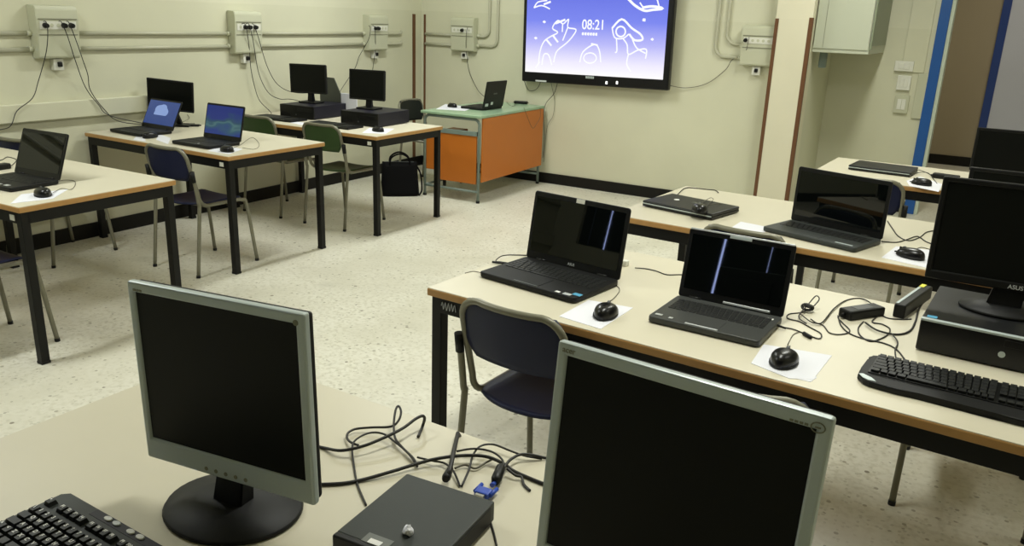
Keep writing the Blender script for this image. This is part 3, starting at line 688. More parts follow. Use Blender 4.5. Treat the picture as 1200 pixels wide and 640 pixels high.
def closed_laptop(label, corner, rz, W, D_, marks=True):
    t = thing('closed_laptop', label, 'laptop', corner, rz, 'closed laptops')       # origin front-left corner
    MB().box(0, W, 0, D_, .004, .018, bev=.004).build('base', M['pcdark'], t)
    l = MB().box(0, W, 0, D_, .018, .032, bev=.005).build('lid', M['pcdark'], t)
    MB().box(.004, W-.004, -.001, .003, .016, .021).build('silver_edge', M['silver'], t)
    for x_ in (.03, W-.03):
        for y_ in (.03, D_-.03): MB().cyl((x_, y_, 0), (x_, y_, .005), .008).build('rubber_foot', M['blackm'], t)
    if marks:
        MB().lathe([(.014, .0318), (.014, .0325)], 20, cx=W*.27, cy=D_*.55).build('lid_emblem', M['white'], l)
        MB().box(W*.48, W*.62, D_*.52, D_*.66, .0318, .0324, bev=.0002).build('maker_mark', M['greybase'], l)
    return t
closed_laptop('closed dark laptop with a mouse lying on its lid, on the second-row desk', (-1.425, 3.755, T), R(-12.5), .385, .265)
closed_laptop('closed grey laptop on the furthest right desk', (-.765, 5.66, T), R(-5), .37, .27, False)

# ------------------------------------------------------------------ mice, papers
def make_mouse():
    t = thing('computer_mouse', '', 'mouse', (0, 0, 0))
    def f(u, v):
        a = 2*PI*u; ph = PI/2*v; rx = .032*(1-.10*math.cos(a*1+PI/2)); 
        x = rx*math.cos(a)*math.cos(ph)**.75; y = .053*math.sin(a)*math.cos(ph)**.75; z = .004+.030*math.sin(ph)**.85*(1-.16*math.sin(a)*math.cos(ph))
        if math.sin(a) > .5 : pass
        return (x, y-.004*math.sin(ph), z)
    mb = MB(); mb.grid(f, 28, 12); bmesh.ops.remove_doubles(mb.bm, verts=mb.bm.verts, dist=.0004)
    b_ = mb.build('shell', M['gloss'], t)
    MB().lathe([(.030, 0), (.033, .002), (.033, .006), (.031, .008)], 28, 1, 1.60).build('skirt', M['blackm'], t)
    MB().box(-.0008, .0008, .01, .045, .014, .029).build('button_gap', M['blackm'], b_)
    MB().cyl((-.0035, .026, .0245), (.0035, .026, .0245), .009, n=18).build('scroll_wheel', M['keyg'], t)
    MB().cyl((0, .048, .008), (0, .062, .006), .004, .0025, n=10).build('cable_boot', M['blackm'], t)
    return t
mouse0 = make_mouse(); mfirst = [True]
def mouse(px, py, label, rz=0, z=T+.002, sc=1.13):
    t = mouse0 if mfirst[0] else copy_tree(mouse0); mfirst[0] = False
    p_ = atz(px, py, z+.012); t.location = (p_.x, p_.y, z); t.rotation_euler = (0, 0, rz); t.scale = (sc,)*3
    t['label'] = label; t['group'] = 'computer mice'; return t
def paper(label, corners, z=T, n=1, name='paper_sheet', th=.0012):
    P = [atz(a, b_, z) for a, b_ in corners]; o = None
    mb = MB(); mb.prism([(p_.x, p_.y) for p_ in P], z, z+th); return tag(mb.build(name, M['paper']), label, 'paper', 'white sheets used as mouse mats')
mouse(710, 365, 'black mouse on white paper at the left of the middle desk', R(8))
mouse(919, 420, 'black mouse on folded white paper at the right laptop of the middle desk', R(-2))
mouse(1067, 298, 'black mouse on white paper right of the large open laptop', R(62))
mouse(820, 245, 'black mouse lying on the closed laptop lid', R(20), T+.0325)
mouse(1080, 214, 'black mouse on the furthest right desk, between the closed laptop and adapter', R(70))
mouse(50, 226, 'black mouse on paper at the leftmost desk', R(68))
mouse(176, 159, 'black mouse with cord in front of the plain blue laptop', R(10))
mouse(266, 175, 'black mouse in front of the blue and green laptop', R(75))
mouse(443, 152, 'black mouse on paper in front of the right desktop computer', R(75))
mouse(530, 124, 'black mouse on white paper on the teacher desk', R(70), TT+.002)
paper('white paper under the left mouse of the middle desk', [(655, 371), (690, 352), (742, 361), (704, 386)])
paper('crumpled-edge white paper under the right mouse of the middle desk', [(880, 426), (895, 404), (975, 417), (953, 445), (925, 444)])
paper('torn scrap under the corner of the right mouse paper', [(932, 444), (955, 438), (957, 443), (950, 448)], T-.0002, th=.001)
paper('white paper under the mouse right of the large laptop', [(1033, 302), (1050, 289), (1097, 294), (1089, 315)])
paper('white paper between the closed laptop and the large laptop', [(857, 267), (868, 260), (903, 267), (893, 275)])
paper('white paper under the mouse on the furthest right desk', [(1062, 212), (1078, 207), (1104, 216), (1100, 225), (1066, 218)])
paper('white paper under the mouse of the leftmost desk', [(12, 239), (25, 228), (80, 222), (62, 233)])
paper('white paper left of the mouse by the plain blue laptop', [(156, 164), (162, 157), (168, 158), (171, 166)])
paper('white paper right of the mouse by the plain blue laptop', [(183, 164), (186, 157), (200, 162), (197, 169)])
paper('white paper under the mouse of the blue and green laptop', [(243, 177), (262, 170), (284, 175), (268, 181)])
paper('white paper in front of the right desktop computer', [(424, 156), (433, 150), (462, 151), (452, 157)])
paper('white paper slip in front of the left desktop computer', [(340, 144), (343, 142), (357, 144), (354, 147)])
paper('white paper under the mouse of the teacher desk', [(511, 128), (522, 122), (556, 126), (545, 130)], TT)

# ------------------------------------------------------------------ monitors
def monitor(label, x, y, zb, rz, tilt, roll, W, H, base_z, bez=(.017, .017, .017, .022), frame='black', th=.045, base=('disc', .11, .095), basepos=(0, .03), neckw=.06, logo=None, extras=None, group=None):
    t = thing('computer_monitor', label, 'monitor', (x, y, base_z), rz, group)
    h0 = zb-base_z
    L = Matrix.Translation((0, 0, h0)) @ Matrix.Rotation(-tilt, 4, 'X') @ Matrix.Rotation(-roll, 4, 'Y')
    bl, br, bt, bb = bez
    mb = MB(); mb.T = L
    # bezel frame
    e = .004
    mb.box(-W/2, -W/2+bl, 0, .016, 0, H, bev=e); mb.box(W/2-br, W/2, 0, .016, 0, H, bev=e)
    mb.box(-W/2+bl*.5, W/2-br*.5, 0, .016, H-bt, H, bev=e); mb.box(-W/2+bl*.5, W/2-br*.5, 0, .016, 0, bb, bev=e)
    bz = mb.build('bezel', M[frame], t)
    mb = MB(); mb.T = L; mb.box(-W/2+bl-.002, W/2-br+.002, .004, .010, bb-.002, H-bt+.002); mb.build('screen', M['lcd'], t)
    mb = MB(); mb.T = L; mb.box(-W/2+.003, W/2-.003, .014, .030, .003, H-.003, bev=.006); mb.box(-W*.33, W*.33, .028, th, H*.12, H*.85, bev=.008); mb.build('back_cover', M['blackm'], t)
    bx, by = basepos
    mb = MB()
    if base[0] == 'disc':
        mb.lathe([(base[1]*.97, 0), (base[1], .004), (base[1]*.97, .010), (base[1]*.62, .017), (base[1]*.55, .022), (.001, .024)], 40, 1, base[2]/base[1], bx, by)
    else:
        mb.box(bx-base[1], bx+base[1], by-base[2], by+base[2], 0, .014, bev=.006)
    bs = mb.build('stand_base', M['blackm'], t)
    mb = MB()
    v = [(bx-neckw*.6, by-.02, .015), (bx+neckw*.6, by-.02, .015), (bx+neckw*.6, by+.02, .015), (bx-neckw*.6, by+.02, .015)]
    zt_ = h0+H*.3; yt = .036+math.tan(tilt)*H*.3
    v += [(-neckw*.45, yt-.008, zt_), (neckw*.45, yt-.008, zt_), (neckw*.45, yt+.012, zt_), (-neckw*.45, yt+.012, zt_)]
    mb._add(v, [(0, 1, 2, 3), (4, 5, 6, 7), (0, 1, 5, 4), (1, 2, 6, 5), (2, 3, 7, 6), (3, 0, 4, 7)])
    bmesh.ops.bevel(mb.bm, geom=list(mb.bm.edges), offset=.004, segments=2, affect='EDGES', clamp_overlap=True)
    mb.build('stand_neck', M['blackm'], t)
    if logo:
        for body, size, lx, lz, mm in logo:
            text_mesh(body, size, 'maker_name', M[mm], bz, L @ Matrix.Translation((lx, -.0003, lz)) @ FRONT, .0003, .0002)
    if extras: extras(bz, L, W, H)
    return t
def fl_extras(bz, L, W, H):
    mb = MB(); mb.T = L
    for k in range(5): mb.cyl((-.045+k*.022, -.001, .012), (-.045+k*.022, .002, .012), .0038, n=12)
    mb.build('button', M['groove'], bz)
    mb = MB(); mb.T = L; mb.cyl((W/2-.016, -.001, H-.016), (W/2-.016, .001, H-.016), .005, n=16); mb.build('round_badge', M['groove'], bz)
    mb = MB(); mb.T = L
    for k in range(3): mb.box(-W/2+.014+k*.007, -W/2+.0195+k*.007, -.0008, .001, H-.016, H-.012)
    mb.build('maker_mark', M['groove'], bz)
monitor('silver-framed square monitor with a dark screen, left one on the foreground desk', -1.047, .850, .835, R(6.4), R(0), R(.9), .374, .340, T, (.015, .017, .019, .042), 'silver', .055, ('disc', .130, .112), (-.018, .030), .055, extras=fl_extras, group='silver monitors on the foreground desk')
def fr_extras(bz, L, W, H):
    mb = MB(); mb.T = L; P = [(W/2-.017+.0085*math.cos(a), -.0005, H-.016+.0065*math.sin(a)) for a in [k*PI/12 for k in range(24)]]
    mb.tube(P, .0009, 6, closed=True); mb.tube([(q[0]*1, q[1], q[2]) for q in [(W/2-.0205, -.0005, H-.016), (W/2-.0135, -.0005, H-.016)]], .0012, 6); mb.build('round_badge', M['groove'], bz)
    mb = MB(); mb.T = L
    for k in range(4): mb.box(W/2-.052+k*.0062, W/2-.0475+k*.0062, -.0006, .001, H-.0175, H-.0145)
    mb.build('model_mark', M['groove'], bz)
monitor('large silver-framed monitor with a dark screen, right one on the foreground desk', -.304, .965, .818, R(-3.9), R(5.4), R(-.3), .395, .358, T, (.017, .019, .020, .03), 'silver', .06, ('disc', .13, .11), (0, .05), .06,
        logo=[('acer', .0125, -.395/2+.020, .358-.0105, 'groove')], extras=fr_extras, group='silver monitors on the foreground desk')
PCZ = T+.098
monitor('wide black monitor standing on the black computer at the right picture edge', .137, 2.665, .925, R(-1), R(4), R(.3), .472, .305, PCZ, (.016, .016, .016, .026), 'black', .05, ('disc', .115, .085), (-.02, .03), .075,
        logo=[('ASUS', .017, 0.0, .012, 'silverd')], group='black monitors on the right desks')
monitor('black monitor on the second-row desk at the right picture edge', .18, 3.98, .80, R(0), R(3), 0, .47, .285, T, group='black monitors on the right desks')
monitor('black monitor on the furthest right desk, against the doorway', .15, 5.78, .82, R(0), R(3), 0, .47, .262, T, group='black monitors on the right desks')
monitor('small black monitor on the left desktop computer by the left wall', -5.035, 5.225, .943, R(8.1), R(0), R(.8), .362, .240, T+.107, (.012,)*4, 'black', .045, ('rect', .085, .07), (0, .04), .045, group='black monitors by the left wall')
monitor('small black monitor on the right desktop computer by the left wall', -4.422, 5.245, .935, R(5), R(3), R(.5), .342, .240, T+.107, (.012,)*4, 'black', .045, ('rect', .085, .07), (0, .04), .045, group='black monitors by the left wall')
monitor('black monitor turned aside behind the plain blue laptop', -5.262, 4.03, .870, R(31), R(-4.5), R(-4.5), .335, .225, T, (.012,)*4, 'black', .04, ('rect', .09, .07), (.04, .05), .03, group='black monitors by the left wall')

# ------------------------------------------------------------------ computers
def pc(label, x, y, z, rz, W, D_, H, body, front, extras=None, group='flat desktop computers'):
    t = thing('desktop_computer', label, 'computer', (x, y, z), rz, group)     # origin front-left bottom corner
    b_ = MB().box(0, W, .012, D_, .006, H, bev=.003).build('case', M[body], t)
    f = MB().box(0, W, 0, .014, .004, H, bev=.003).build('front_panel', M[front], t)
    for x_ in (.03, W-.03):
        for y_ in (.04, D_-.04): MB().cyl((x_, y_, 0), (x_, y_, .008), .01).build('rubber_foot', M['blackm'], t)
    if extras: extras(b_, f, W, D_, H)
    return t
def office_front(b_, f, W, D_, H):
    MB().box(W*.52, W*.96, -.0015, .002, H*.58, H*.80, bev=.0008, seg=1).build('drive_tray', M['gloss'], f)
    MB().cyl((W*.48, -.001, H*.30), (W*.48, .001, H*.30), .006).build('round_badge', M['keyg'], f)
    mb = MB()
    for k in range(9): mb.box(.012+k*.012, .018+k*.012, -.001, .001, H*.15, H*.40)
    mb.build('vent_slots', M['gloss'], f)
pc('flat black desktop computer, left one on the desk by the left wall', -5.165, 5.02, T, R(3), .36, .42, .107, 'indigo', 'black', office_front)
pc('flat black desktop computer, right one on the desk by the left wall', -4.522, 5.045, T, R(2), .37, .42, .107, 'indigo', 'black', office_front)
def hp_front(b_, f, W, D_, H):
    MB().box(0, W, -.002, .014, H-.006, H+.001, bev=.001, seg=1).build('silver_edge', M['silver'], f)
    MB().box(.012, .038, .018, .040, H-.0004, H+.0008).build('sticker', M['sticker_blue'], b_)
    MB().cyl((W*.62, -.001, H*.42), (W*.62, .001, H*.42), .009).build('round_badge', M['silver'], f)
    MB().box(W*.62, W*.97, -.0015, .002, H*.66, H*.86, bev=.0008, seg=1).build('drive_tray', M['gloss'], f)
    mb = MB()
    for k in range(3): mb.box(W*.80+k*.014, W*.80+.008+k*.014, -.001, .001, H*.22, H*.36)
    mb.build('front_ports', M['keyg'], f)
pc('black desktop computer with a silver front edge under the right-hand wide monitor', -.080, 2.485, T, R(-3.5), .34, .38, .098, 'pcdark', 'gloss', hp_front)
def mini_extras(b_, f, W, D_, H):
    mb = MB(); mb.box(W-.0015, W+.001, .02, D_-.015, .008, H-.006)
    mb.build('side_grille', M['blackm'], b_)
    MB().box(.05, .10, .012, .036, H-.0002, H+.0006).build('tape_strip', M['tape'], b_)
    MB().box(.062, .086, .012, .024, H+.0004, H+.0012).build('sticker', M['white'], b_)
    mb = MB()
    for k in range(3): mb.box(.09+k*.02, .103+k*.02, D_-.001, D_+.003, .012, .024)
    mb.build('rear_ports', M['tin'], b_)
pc('small dark grey computer lying flat between the two silver-framed monitors', -.822, .868, T, R(3.6), .188, .222, .045, 'pcgrey', 'pcdark', mini_extras)
# crumpled bit of white paper on it
mb = MB(); c0 = atz(478, 623, T+.05)
bmesh.ops.create_icosphere(mb.bm, subdivisions=2, radius=.010)
for v in mb.bm.verts:
    v.co *= random.uniform(.7, 1.15); v.co.z = max(-.0062, v.co.z*1.1)
o = mb.build('crumpled_paper', M['paper']); o.location = (c0.x, c0.y, T+.045+.0064); tag(o, 'tiny crumpled white paper ball on the small grey computer', 'paper')

# ------------------------------------------------------------------ keyboards
def flat_keyboard(label, x, y, rz, W=.45, D_=.185):
    t = thing('keyboard', label, 'keyboard', (x, y, T), rz, 'computer keyboards')
    MB().box(0, W, 0, D_, 0, .016, bev=.004).build('case', M['black'], t)
    mb = MB(); keys(mb, .012, W*.66, .014, D_-.014, .015, 6, 15, .006); mb.build('keys', M['key'], t); mb = MB()
    for r_ in range(5):
        for c1 in range(4): mb.box(W*.80+c1*.019, W*.80+c1*.019+.016, .016+r_*.021, .033+r_*.021, .015, .021, bev=.0006, seg=1)
    mb.build('number_keys', M['key'], t); return t
flat_keyboard('black keyboard in front of the left desktop computer by the left wall', -5.27, 4.79, R(1))
flat_keyboard('black keyboard in front of the right desktop computer by the left wall', -4.68, 4.79, R(1))

# gaming-style keyboard at the right edge
t = thing('keyboard', 'black keyboard with a silver-tipped palm rest at the right picture edge', 'keyboard', (-.19, 2.15, T), R(-3.2), 'computer keyboards')
W, D_ = .47, .20
pts = [(0, .015), (.018, -.012), (.035, -.022), (.10, -.028), (.15, -.022), (.32, -.022), (.36, -.03), (.44, -.022), (.47, .0), (.47, .05), (.462, .06), (.47, .07), (.465, .19), (.45, .20), (.028, .20), (.006, .188), (.006, .16), (0, .152), (.006, .145), (.004, .06), (-.002, .05)]
pts = [(x_, y_*.92) for x_, y_ in pts]
MB().prism(pts, 0, .018, bev=.005).build('case', M['blackm'], t)
MB().prism([(.020, .035), (.455, .035), (.455, .178), (.020, .178)], .017, .021, bev=.001).build('key_bed', M['black'], t)
mb = MB(); keys(mb, .024, .31, .038, .172, .020, 6, 15, .008, .0035)
for r_ in range(6):
    for c1 in range(3):
        if r_ in (1,) : continue
        mb.box(.318+c1*.0185, .333+c1*.0185, .040+r_*.0222, .058+r_*.0222, .020, .028, bev=.0008, seg=1)
    for c1 in range(4): mb.box(.381+c1*.0185, .396+c1*.0185, .040+r_*.0222, .058+r_*.0222, .020, .028, bev=.0008, seg=1)
mb.build('keys', M['key'], t)
MB().prism([(.003, .012), (.012, .018), (.036, .004), (.05, -.014), (.03, -.016), (.015, -.006)], .0172, .0195, bev=.0006, seg=1).build('silver_tip', M['silver'], t)
mb = MB()
for k in range(3): mb.box(.35+k*.02, .357+k*.02, .184-.005, .182+.001, .0178, .0192)
mb.build('status_lights', M['silverd'], t)

# foreground keyboard with printed keys
K0 = atz(75, 573, T+.024)
t = thing('keyboard', 'black keyboard with white key legends and pale media buttons, at the lower left picture corner', 'keyboard', (K0.x-.004, K0.y-.178, T), R(-2.2), 'computer keyboards')
W, D_ = .455, .182
mb = MB(); v = []
prof = [(0, .004, .0), (0, .012, 0), (.0, .012, .012)]
pts = [(0, 0), (W, 0), (W, D_-.012), (W-.012, D_), (.012, D_), (0, D_-.012)]
mb.prism(pts, 0, .020, bev=.004)
mb.build('case', M['pcgrey'], t)
mb = MB(); lg = MB(); legends = []
u = .0190; x0 = .010; kz = .019; kh = .009
def key(x, y, w_, ch=None, d=.0190):
    # tapered cap
    a0, a1, b0, b1 = x+.0008, x+w_-.0008, y+.0008, y+d-.0008; q = .0026
    v = [(a0, b0, kz), (a1, b0, kz), (a1, b1, kz), (a0, b1, kz), (a0+q, b0+q*.7, kz+kh), (a1-q, b0+q*.7, kz+kh), (a1-q, b1-q, kz+kh), (a0+q, b1-q, kz+kh)]
    mb._add(v, [(3, 2, 1, 0), (4, 5, 6, 7), (0, 1, 5, 4), (1, 2, 6, 5), (2, 3, 7, 6), (3, 0, 4, 7)])
    if ch: legends.append((ch, x+w_*.36, y+d*.62))
rows = [([1]*13+[2], '\\1234567890\'ì<'), ([1.5]+[1]*12+[1.5], '\tQWERTYUIOPè+'), ([1.75]+[1]*12+[1.25], '\tASDFGHJKLòàù'), ([1.25]+[1]*11+[2.75], '^<ZXCVBNM,.-'), ([1.25, 1.25, 1.25, 6.25, 1.25, 1.25, 1.25, 1.25], '')]
y_ = D_-.078
for wd, ch in rows:
    x = x0
    for i, w_ in enumerate(wd):
        key(x, y_, w_*u, ch[i] if i < len(ch) and ch[i] != '\t' else None); x += w_*u
    y_ -= .0192
yf = D_-.050
key(x0, yf, u, 'e')
x = x0+u*2
for g in range(3):
    for k in range(4): key(x, yf, u*.95, 'F%d' % (g*4+k+1)); x += u
    x += u*.55
for g in range(4):
    for k in range(3): key(x0+u*15.3+k*u, D_-.078-.0192*g, u, None)
for g in range(5):
    for k in range(4): key(x0+u*18.6+k*u, D_-.078-.0192*g, u, '7' if False else None)
mb.build('keys', M['key'], t)
cu = None
for ch, lx, ly in legends:
    cu = bpy.data.curves.new('l', 'FONT'); cu.body = ch; cu.size = .0098 if len(ch) == 1 else .0078; cu.align_x = 'CENTER'; cu.align_y = 'CENTER'; cu.offset = .00045
    q = bpy.data.objects.new('l', cu); COL.objects.link(q); dg = bpy.context.evaluated_depsgraph_get(); dg.update()
    me = bpy.data.meshes.new_from_object(q.evaluated_get(dg)); me.transform(Matrix.Translation((lx, ly, kz+kh+.0003))); lg.bm.from_mesh(me)
    bpy.data.objects.remove(q); bpy.data.curves.remove(cu); bpy.data.meshes.remove(me)
lg.build('key_legends', M['white'], t)
pn = MB().box(.10, .36, D_-.020, D_-.002, .019, .0205, bev=.0005, seg=1).build('media_panel', M['indigo'], t)
for k in range(4):
    MB().lathe([(.0075, .0200), (.0075, .0225), (.006, .0232)], 20, 1.25, .72, (.142, .166, .206, .232)[k], D_-.010).build('media_button', M['white'] if k != 1 else M['silverd'], pn)

# ------------------------------------------------------------------ bits behind the desktop computers
t = thing('grey_folder', 'thin grey panel standing upright behind the left small monitor by the wall', 'folder', (-5.0, 5.49, T))
mb = MB(); mb.T = Matrix.Rotation(PI/2, 4, 'X')
mb.prism([(-.15, 0), (.14, 0), (.13, .105), (.017, .308), (-.10, .310), (-.15, .305)], -.004, .004, bev=.0015)
mb.build('panel', M['greyfold'], t)
o = MB().box(-.085, .085, -.006, .006, 0, .19, bev=.003).build('white_card', M['paper']); o.location = (-4.80, 5.468, T); o.rotation_euler = (0, 0, R(2)); tag(o, 'white card standing between the two desktop computers by the left wall', 'card')
# adapters
def adapter(label, px0, px1, w_, h_, m_='black', z=T, sticker=None, rx=0):
    a = atz(*px0, z+.01); b_ = atz(*px1, z+.01); d = b_-a
    t = thing('power_adapter', label, 'power adapter', ((a.x+b_.x)/2, (a.y+b_.y)/2, z), math.atan2(d.y, d.x), 'laptop power adapters'); l = d.length/2
    q = MB().box(-l, l, -w_/2, w_/2, 0, h_, bev=.006).build('brick', M[m_], t)
    if sticker: MB().box(-l*.45, l*.45, -w_*.3, w_*.3, h_-.0005, h_+.001).build('rating_label', M[sticker], q)
    MB().cyl((l-.002, 0, h_*.5), (l+.012, 0, h_*.5), .006, .004).cyl((-l+.002, 0, h_*.5), (-l-.012, 0, h_*.5), .006, .004).build('strain_relief', M['blackm'], t)
    return t
adapter('black laptop adapter with a grey label amid coiled cords on the middle desk', (989, 370), (1030, 364), .052, .030, sticker='greybase')
adapter('black adapter on the furthest right desk before the doorway', (1093, 206), (1124, 210), .055, .03)
adapter('small black adapter behind the laptop on the teacher desk', (603, 120), (618, 121), .05, .028, z=TT)
adapter('black adapter on the leftmost desk at the left picture edge', (-10, 198), (10, 195), .05, .03)
adapter('flat black object behind the plain blue laptop, near the turned monitor', (221, 146.5), (234, 146.5), .045, .015)
o = MB().box(-.045, .045, -.012, .012, 0, .022, bev=.004).build('wall_plug_adapter', M['whitep']); p_ = atz(732, 311, T); o.location = (p_.x-.03, p_.y, T); o.rotation_euler = (0, 0, R(-8)); tag(o, 'small white adapter behind the left laptop of the middle desk', 'adapter')
# slim device leaning on the black computer
a = atz(1058, 374, T); b_ = atz(1090, 350, T)
t = thing('slim_power_unit', 'slim black and silver unit with a yellow sticker leaning beside the black computer', 'power unit', ((a.x+b_.x)/2-.015, (a.y+b_.y)/2, T), math.atan2(b_.y-a.y, b_.x-a.x), None)
l = (b_-a).length/2
q = MB().box(-l, l, -.018, .018, 0, .045, bev=.005).build('shell', M['black'], t)
MB().box(-l+.01, l-.045, .008, .0165, .044, .0465).build('silver_strip', M['silver'], q)
MB().box(l-.04, l-.004, .002, .017, .044, .047).build('sticker', M['yellow'], q)

# ------------------------------------------------------------------ black bag
t = thing('black_bag', 'black fabric bag on the floor by the left wall behind the desk leg', 'bag', (-4.66, 5.98, 0), R(42))
mb = MB()
def bag(u, v):
    a = 2*PI*u; e = .5; c, s_ = math.cos(a), math.sin(a)
    x = .18*abs(c)**e*(1 if c > 0 else -1)*(1-.12*v); y = .085*abs(s_)**e*(1 if s_ > 0 else -1)*(1-.55*v**1.6)
    return (x, y, .31*v-(.015*(1-abs(c))*v if v > .9 else 0))
mb.grid(bag, 32, 8); bmesh.ops.remove_doubles(mb.bm, verts=mb.bm.verts, dist=.0005)
bd = [e for e in mb.bm.edges if e.is_boundary]; bmesh.ops.holes_fill(mb.bm, edges=bd)
bb = mb.build('body', M['fabric'], t)
for y_ in (-.035, .035): MB().tube(spline([(-.09, y_, .27), (-.08, y_*1.3, .35), (0, y_*1.5, .39), (.08, y_*1.3, .35), (.09, y_, .27)]), .008, 8).build('handle', M['fabric'], t)
MB().tube(spline([(.15, 0, .28), (.19, -.03, .2), (.2, -.05, .06), (.17, -.09, .012)]), .008, 8).build('strap', M['fabric'], t)
MB().box(-.13, .13, -.006, .006, .302, .312, bev=.002).build('zip', M['keyg'], bb)

# ------------------------------------------------------------------ cables on the desks
F = T+.0035
def dcable(label, pts, r=.0024, m_='cord', name='computer_cable', group=None):
    P = []
    for q in pts:
        z = T+r+.0004+(q[2] if len(q) > 2 else 0); P.append(atz(q[0], q[1], z))
    return cord(label, P, r, m_, name, group=group)
dcable('thick black cable from the left foreground monitor rising into a loop', [(362, 521), (380, 525), (400, 528, .01), (425, 523, .015), (450, 513, .02), (472, 502, .025), (487, 491, .03), (495, 487.5, .03), (497.5, 491, .02), (495, 500), (490, 512)], .0034)
dcable('thick black cable running under the loops from the left monitor to the right monitor', [(362, 568), (396, 567), (422, 563), (458, 553, .004), (484, 545, .006), (510, 538, .01), (541, 534, .012), (569, 535, .012), (589, 543, .008), (602, 552), (622, 561), (650, 572)], .0036)
dcable('thin cord curling from the small grey computer up to the loops', [(429, 592), (419, 568), (414.7, 545), (413, 522, .008), (422, 512, .012), (436, 507, .012), (450, 509, .012), (464, 519, .008), (478, 531, .004), (487, 543)], .0022)
dcable('thin black cord making a tall narrow loop on the foreground desk', [(420, 522, .006), (409, 517, .006), (407, 509, .006), (416, 503, .006), (436, 501, .008), (458, 500, .012), (467, 493, .02), (470, 483, .03), (467, 476, .035), (463.5, 481, .03), (461.5, 497, .015), (463, 513, .008), (471, 524, .006), (484, 537, .006), (489, 547)], .0026)
A = [atz(524, 560, T+.02), atz(527, 552, T+.03), atz(531, 533, T+.03), atz(536.5, 508, T+.01)]
B = A[-1].copy(); B.y += .02; B.z = T-.02; C = B.copy(); C.z = .3; Dd = C.copy(); Dd.z = .01
o = MB().tube(A+[B, C, Dd], .0048, 8).build('power_cable', M['cord']); tag(o, 'stout black cable leaving the small grey computer over the far desk edge', 'cable')
dcable('thin cord arching from the black cable to the video plug', [(535, 529, .01), (555, 526, .015), (575, 529, .018), (588, 538, .016), (590, 547, .014)], .0022)
dcable('thin cord rising from the small grey computer and running right along the far desk edge', [(541, 570), (550, 549, .006), (554, 534, .01), (563, 523, .012), (578, 521, .012), (597, 528, .01), (614, 534, .006), (635, 538)], .0022)
dcable('black cord curving down behind the right foreground monitor', [(590, 550, .012), (597, 540, .012), (609, 533, .012), (622, 533, .01), (640, 537)], .0030)
dcable('short kinked cord lying beside the right foreground monitor', [(594, 549, .012), (604, 557, .006), (611, 559, .004), (614, 568), (621, 575)], .0028)
dcable('thin cord looping close behind the small grey computer', [(489, 536, .004), (506, 540, .006), (521, 543, .006), (531, 552, .006), (536, 562, .004), (539, 570)], .0022)
dcable('short grey cord running toward the black video plug', [(533, 549, .003), (545, 545, .003), (557, 549, .003), (570, 542, .004), (578, 538, .006)], .0022, 'cordg')
dcable('thin cord hanging out beside the small grey computer', [(573, 606), (577, 619), (580, 630), (583, 645)], .0020)
# video plug
a = atz(588, 545, T+.018); b_ = atz(580, 566, T+.012); c_ = atz(569, 575, T+.010); e_ = atz(560, 584, T+.010)
t = thing('video_plug', 'black and blue video plug lying behind the small grey computer', 'plug', tuple(b_), 0)
rel = lambda p_: tuple(p_-b_)
MB().tube([rel(a), rel(a.lerp(b_, .15)), rel(a.lerp(b_, .8)), rel(b_)], [.004, .0095, .0105, .007], 14).build('ferrite_core', M['black'], t)
MB().tube([rel(b_), rel(b_.lerp(c_, .35))], [.004, .005], 10).build('cable_neck', M['vga'], t)
d_ = (e_-c_); ang = math.atan2(d_.y, d_.x)
mb = MB(); mb.T = Matrix.Translation(c_-b_) @ Matrix.Rotation(ang, 4, 'Z')
mb.box(-.004, .020, -.015, .015, -.006, .006, bev=.003); vb = mb.build('connector_body', M['vga'], t)
mb = MB(); mb.T = Matrix.Translation(c_-b_) @ Matrix.Rotation(ang, 4, 'Z')
for y_ in (-.0165, .0165): mb.cyl((-.016, y_*1.0, 0), (.012, y_, 0), .004)
mb.build('thumb_screws', M['vga'], vb)
mb = MB(); mb.T = Matrix.Translation(c_-b_) @ Matrix.Rotation(ang, 4, 'Z'); mb.box(.019, .026, -.009, .009, -.004, .004); mb.build('metal_shell', M['tin'], vb)
# black plug behind the mini computer
a = atz(522, 562, T+.02); b_ = atz(528, 549, T+.02); o = MB().tube([a, a.lerp(b_, .2), b_], [.007, .009, .006], 12).build('cable_plug', M['blackm']); tag(o, 'black power plug at the back of the small grey computer', 'plug')

g = 'coiled cords on the middle desk'
dcable('tangled black coil right of the graphite laptop, ending in a plug', [(914, 383), (930, 386), (945, 392), (960, 397), (962, 391), (950, 384), (937, 377), (923, 373), (925, 368), (940, 366), (952, 360, .01), (960, 351, .03), (956, 347, .04), (947, 357, .02), (936, 371, .006), (945, 379)], .0020, group=g)
dcable('black cord from the coil running right to the labelled adapter', [(937, 367, .004), (950, 377, .006), (964, 381), (972, 390), (985, 392), (996, 388), (987, 378), (982, 372), (988, 369, .01)], .0020, group=g)
dcable('black cord arching above the labelled adapter', [(950, 374, .006), (962, 379, .004), (977, 362, .004), (992, 352), (1010, 350), (1025, 359, .01), (1036, 371), (1050, 374), (1068, 374)], .0022, group=g)
dcable('black cord winding from the labelled adapter down to the keyboard', [(982, 370), (986, 382), (996, 391), (1012, 397), (1035, 402), (1050, 409), (1060, 421)], .0022, group=g)
dcable('black cord in a round loop right of the labelled adapter', [(1012, 377), (1006, 384), (1008, 393), (1021, 400), (1038, 394), (1043, 386), (1034, 380), (1022, 377), (1034, 366)], .0022, group=g)
dcable('thicker black cord sweeping from the adapter to behind the black computer', [(1014, 378, .004), (1028, 387, .004), (1050, 392), (1066, 388), (1073, 376), (1077, 362), (1088, 346)], .0030, group=g)
dcable('short black cord reaching the top edge of the right keyboard', [(1045, 391, .006), (1052, 401, .005), (1049, 410), (1050, 420)], .0022, group=g)
a = atz(946, 361, T+.012)
mb = MB()
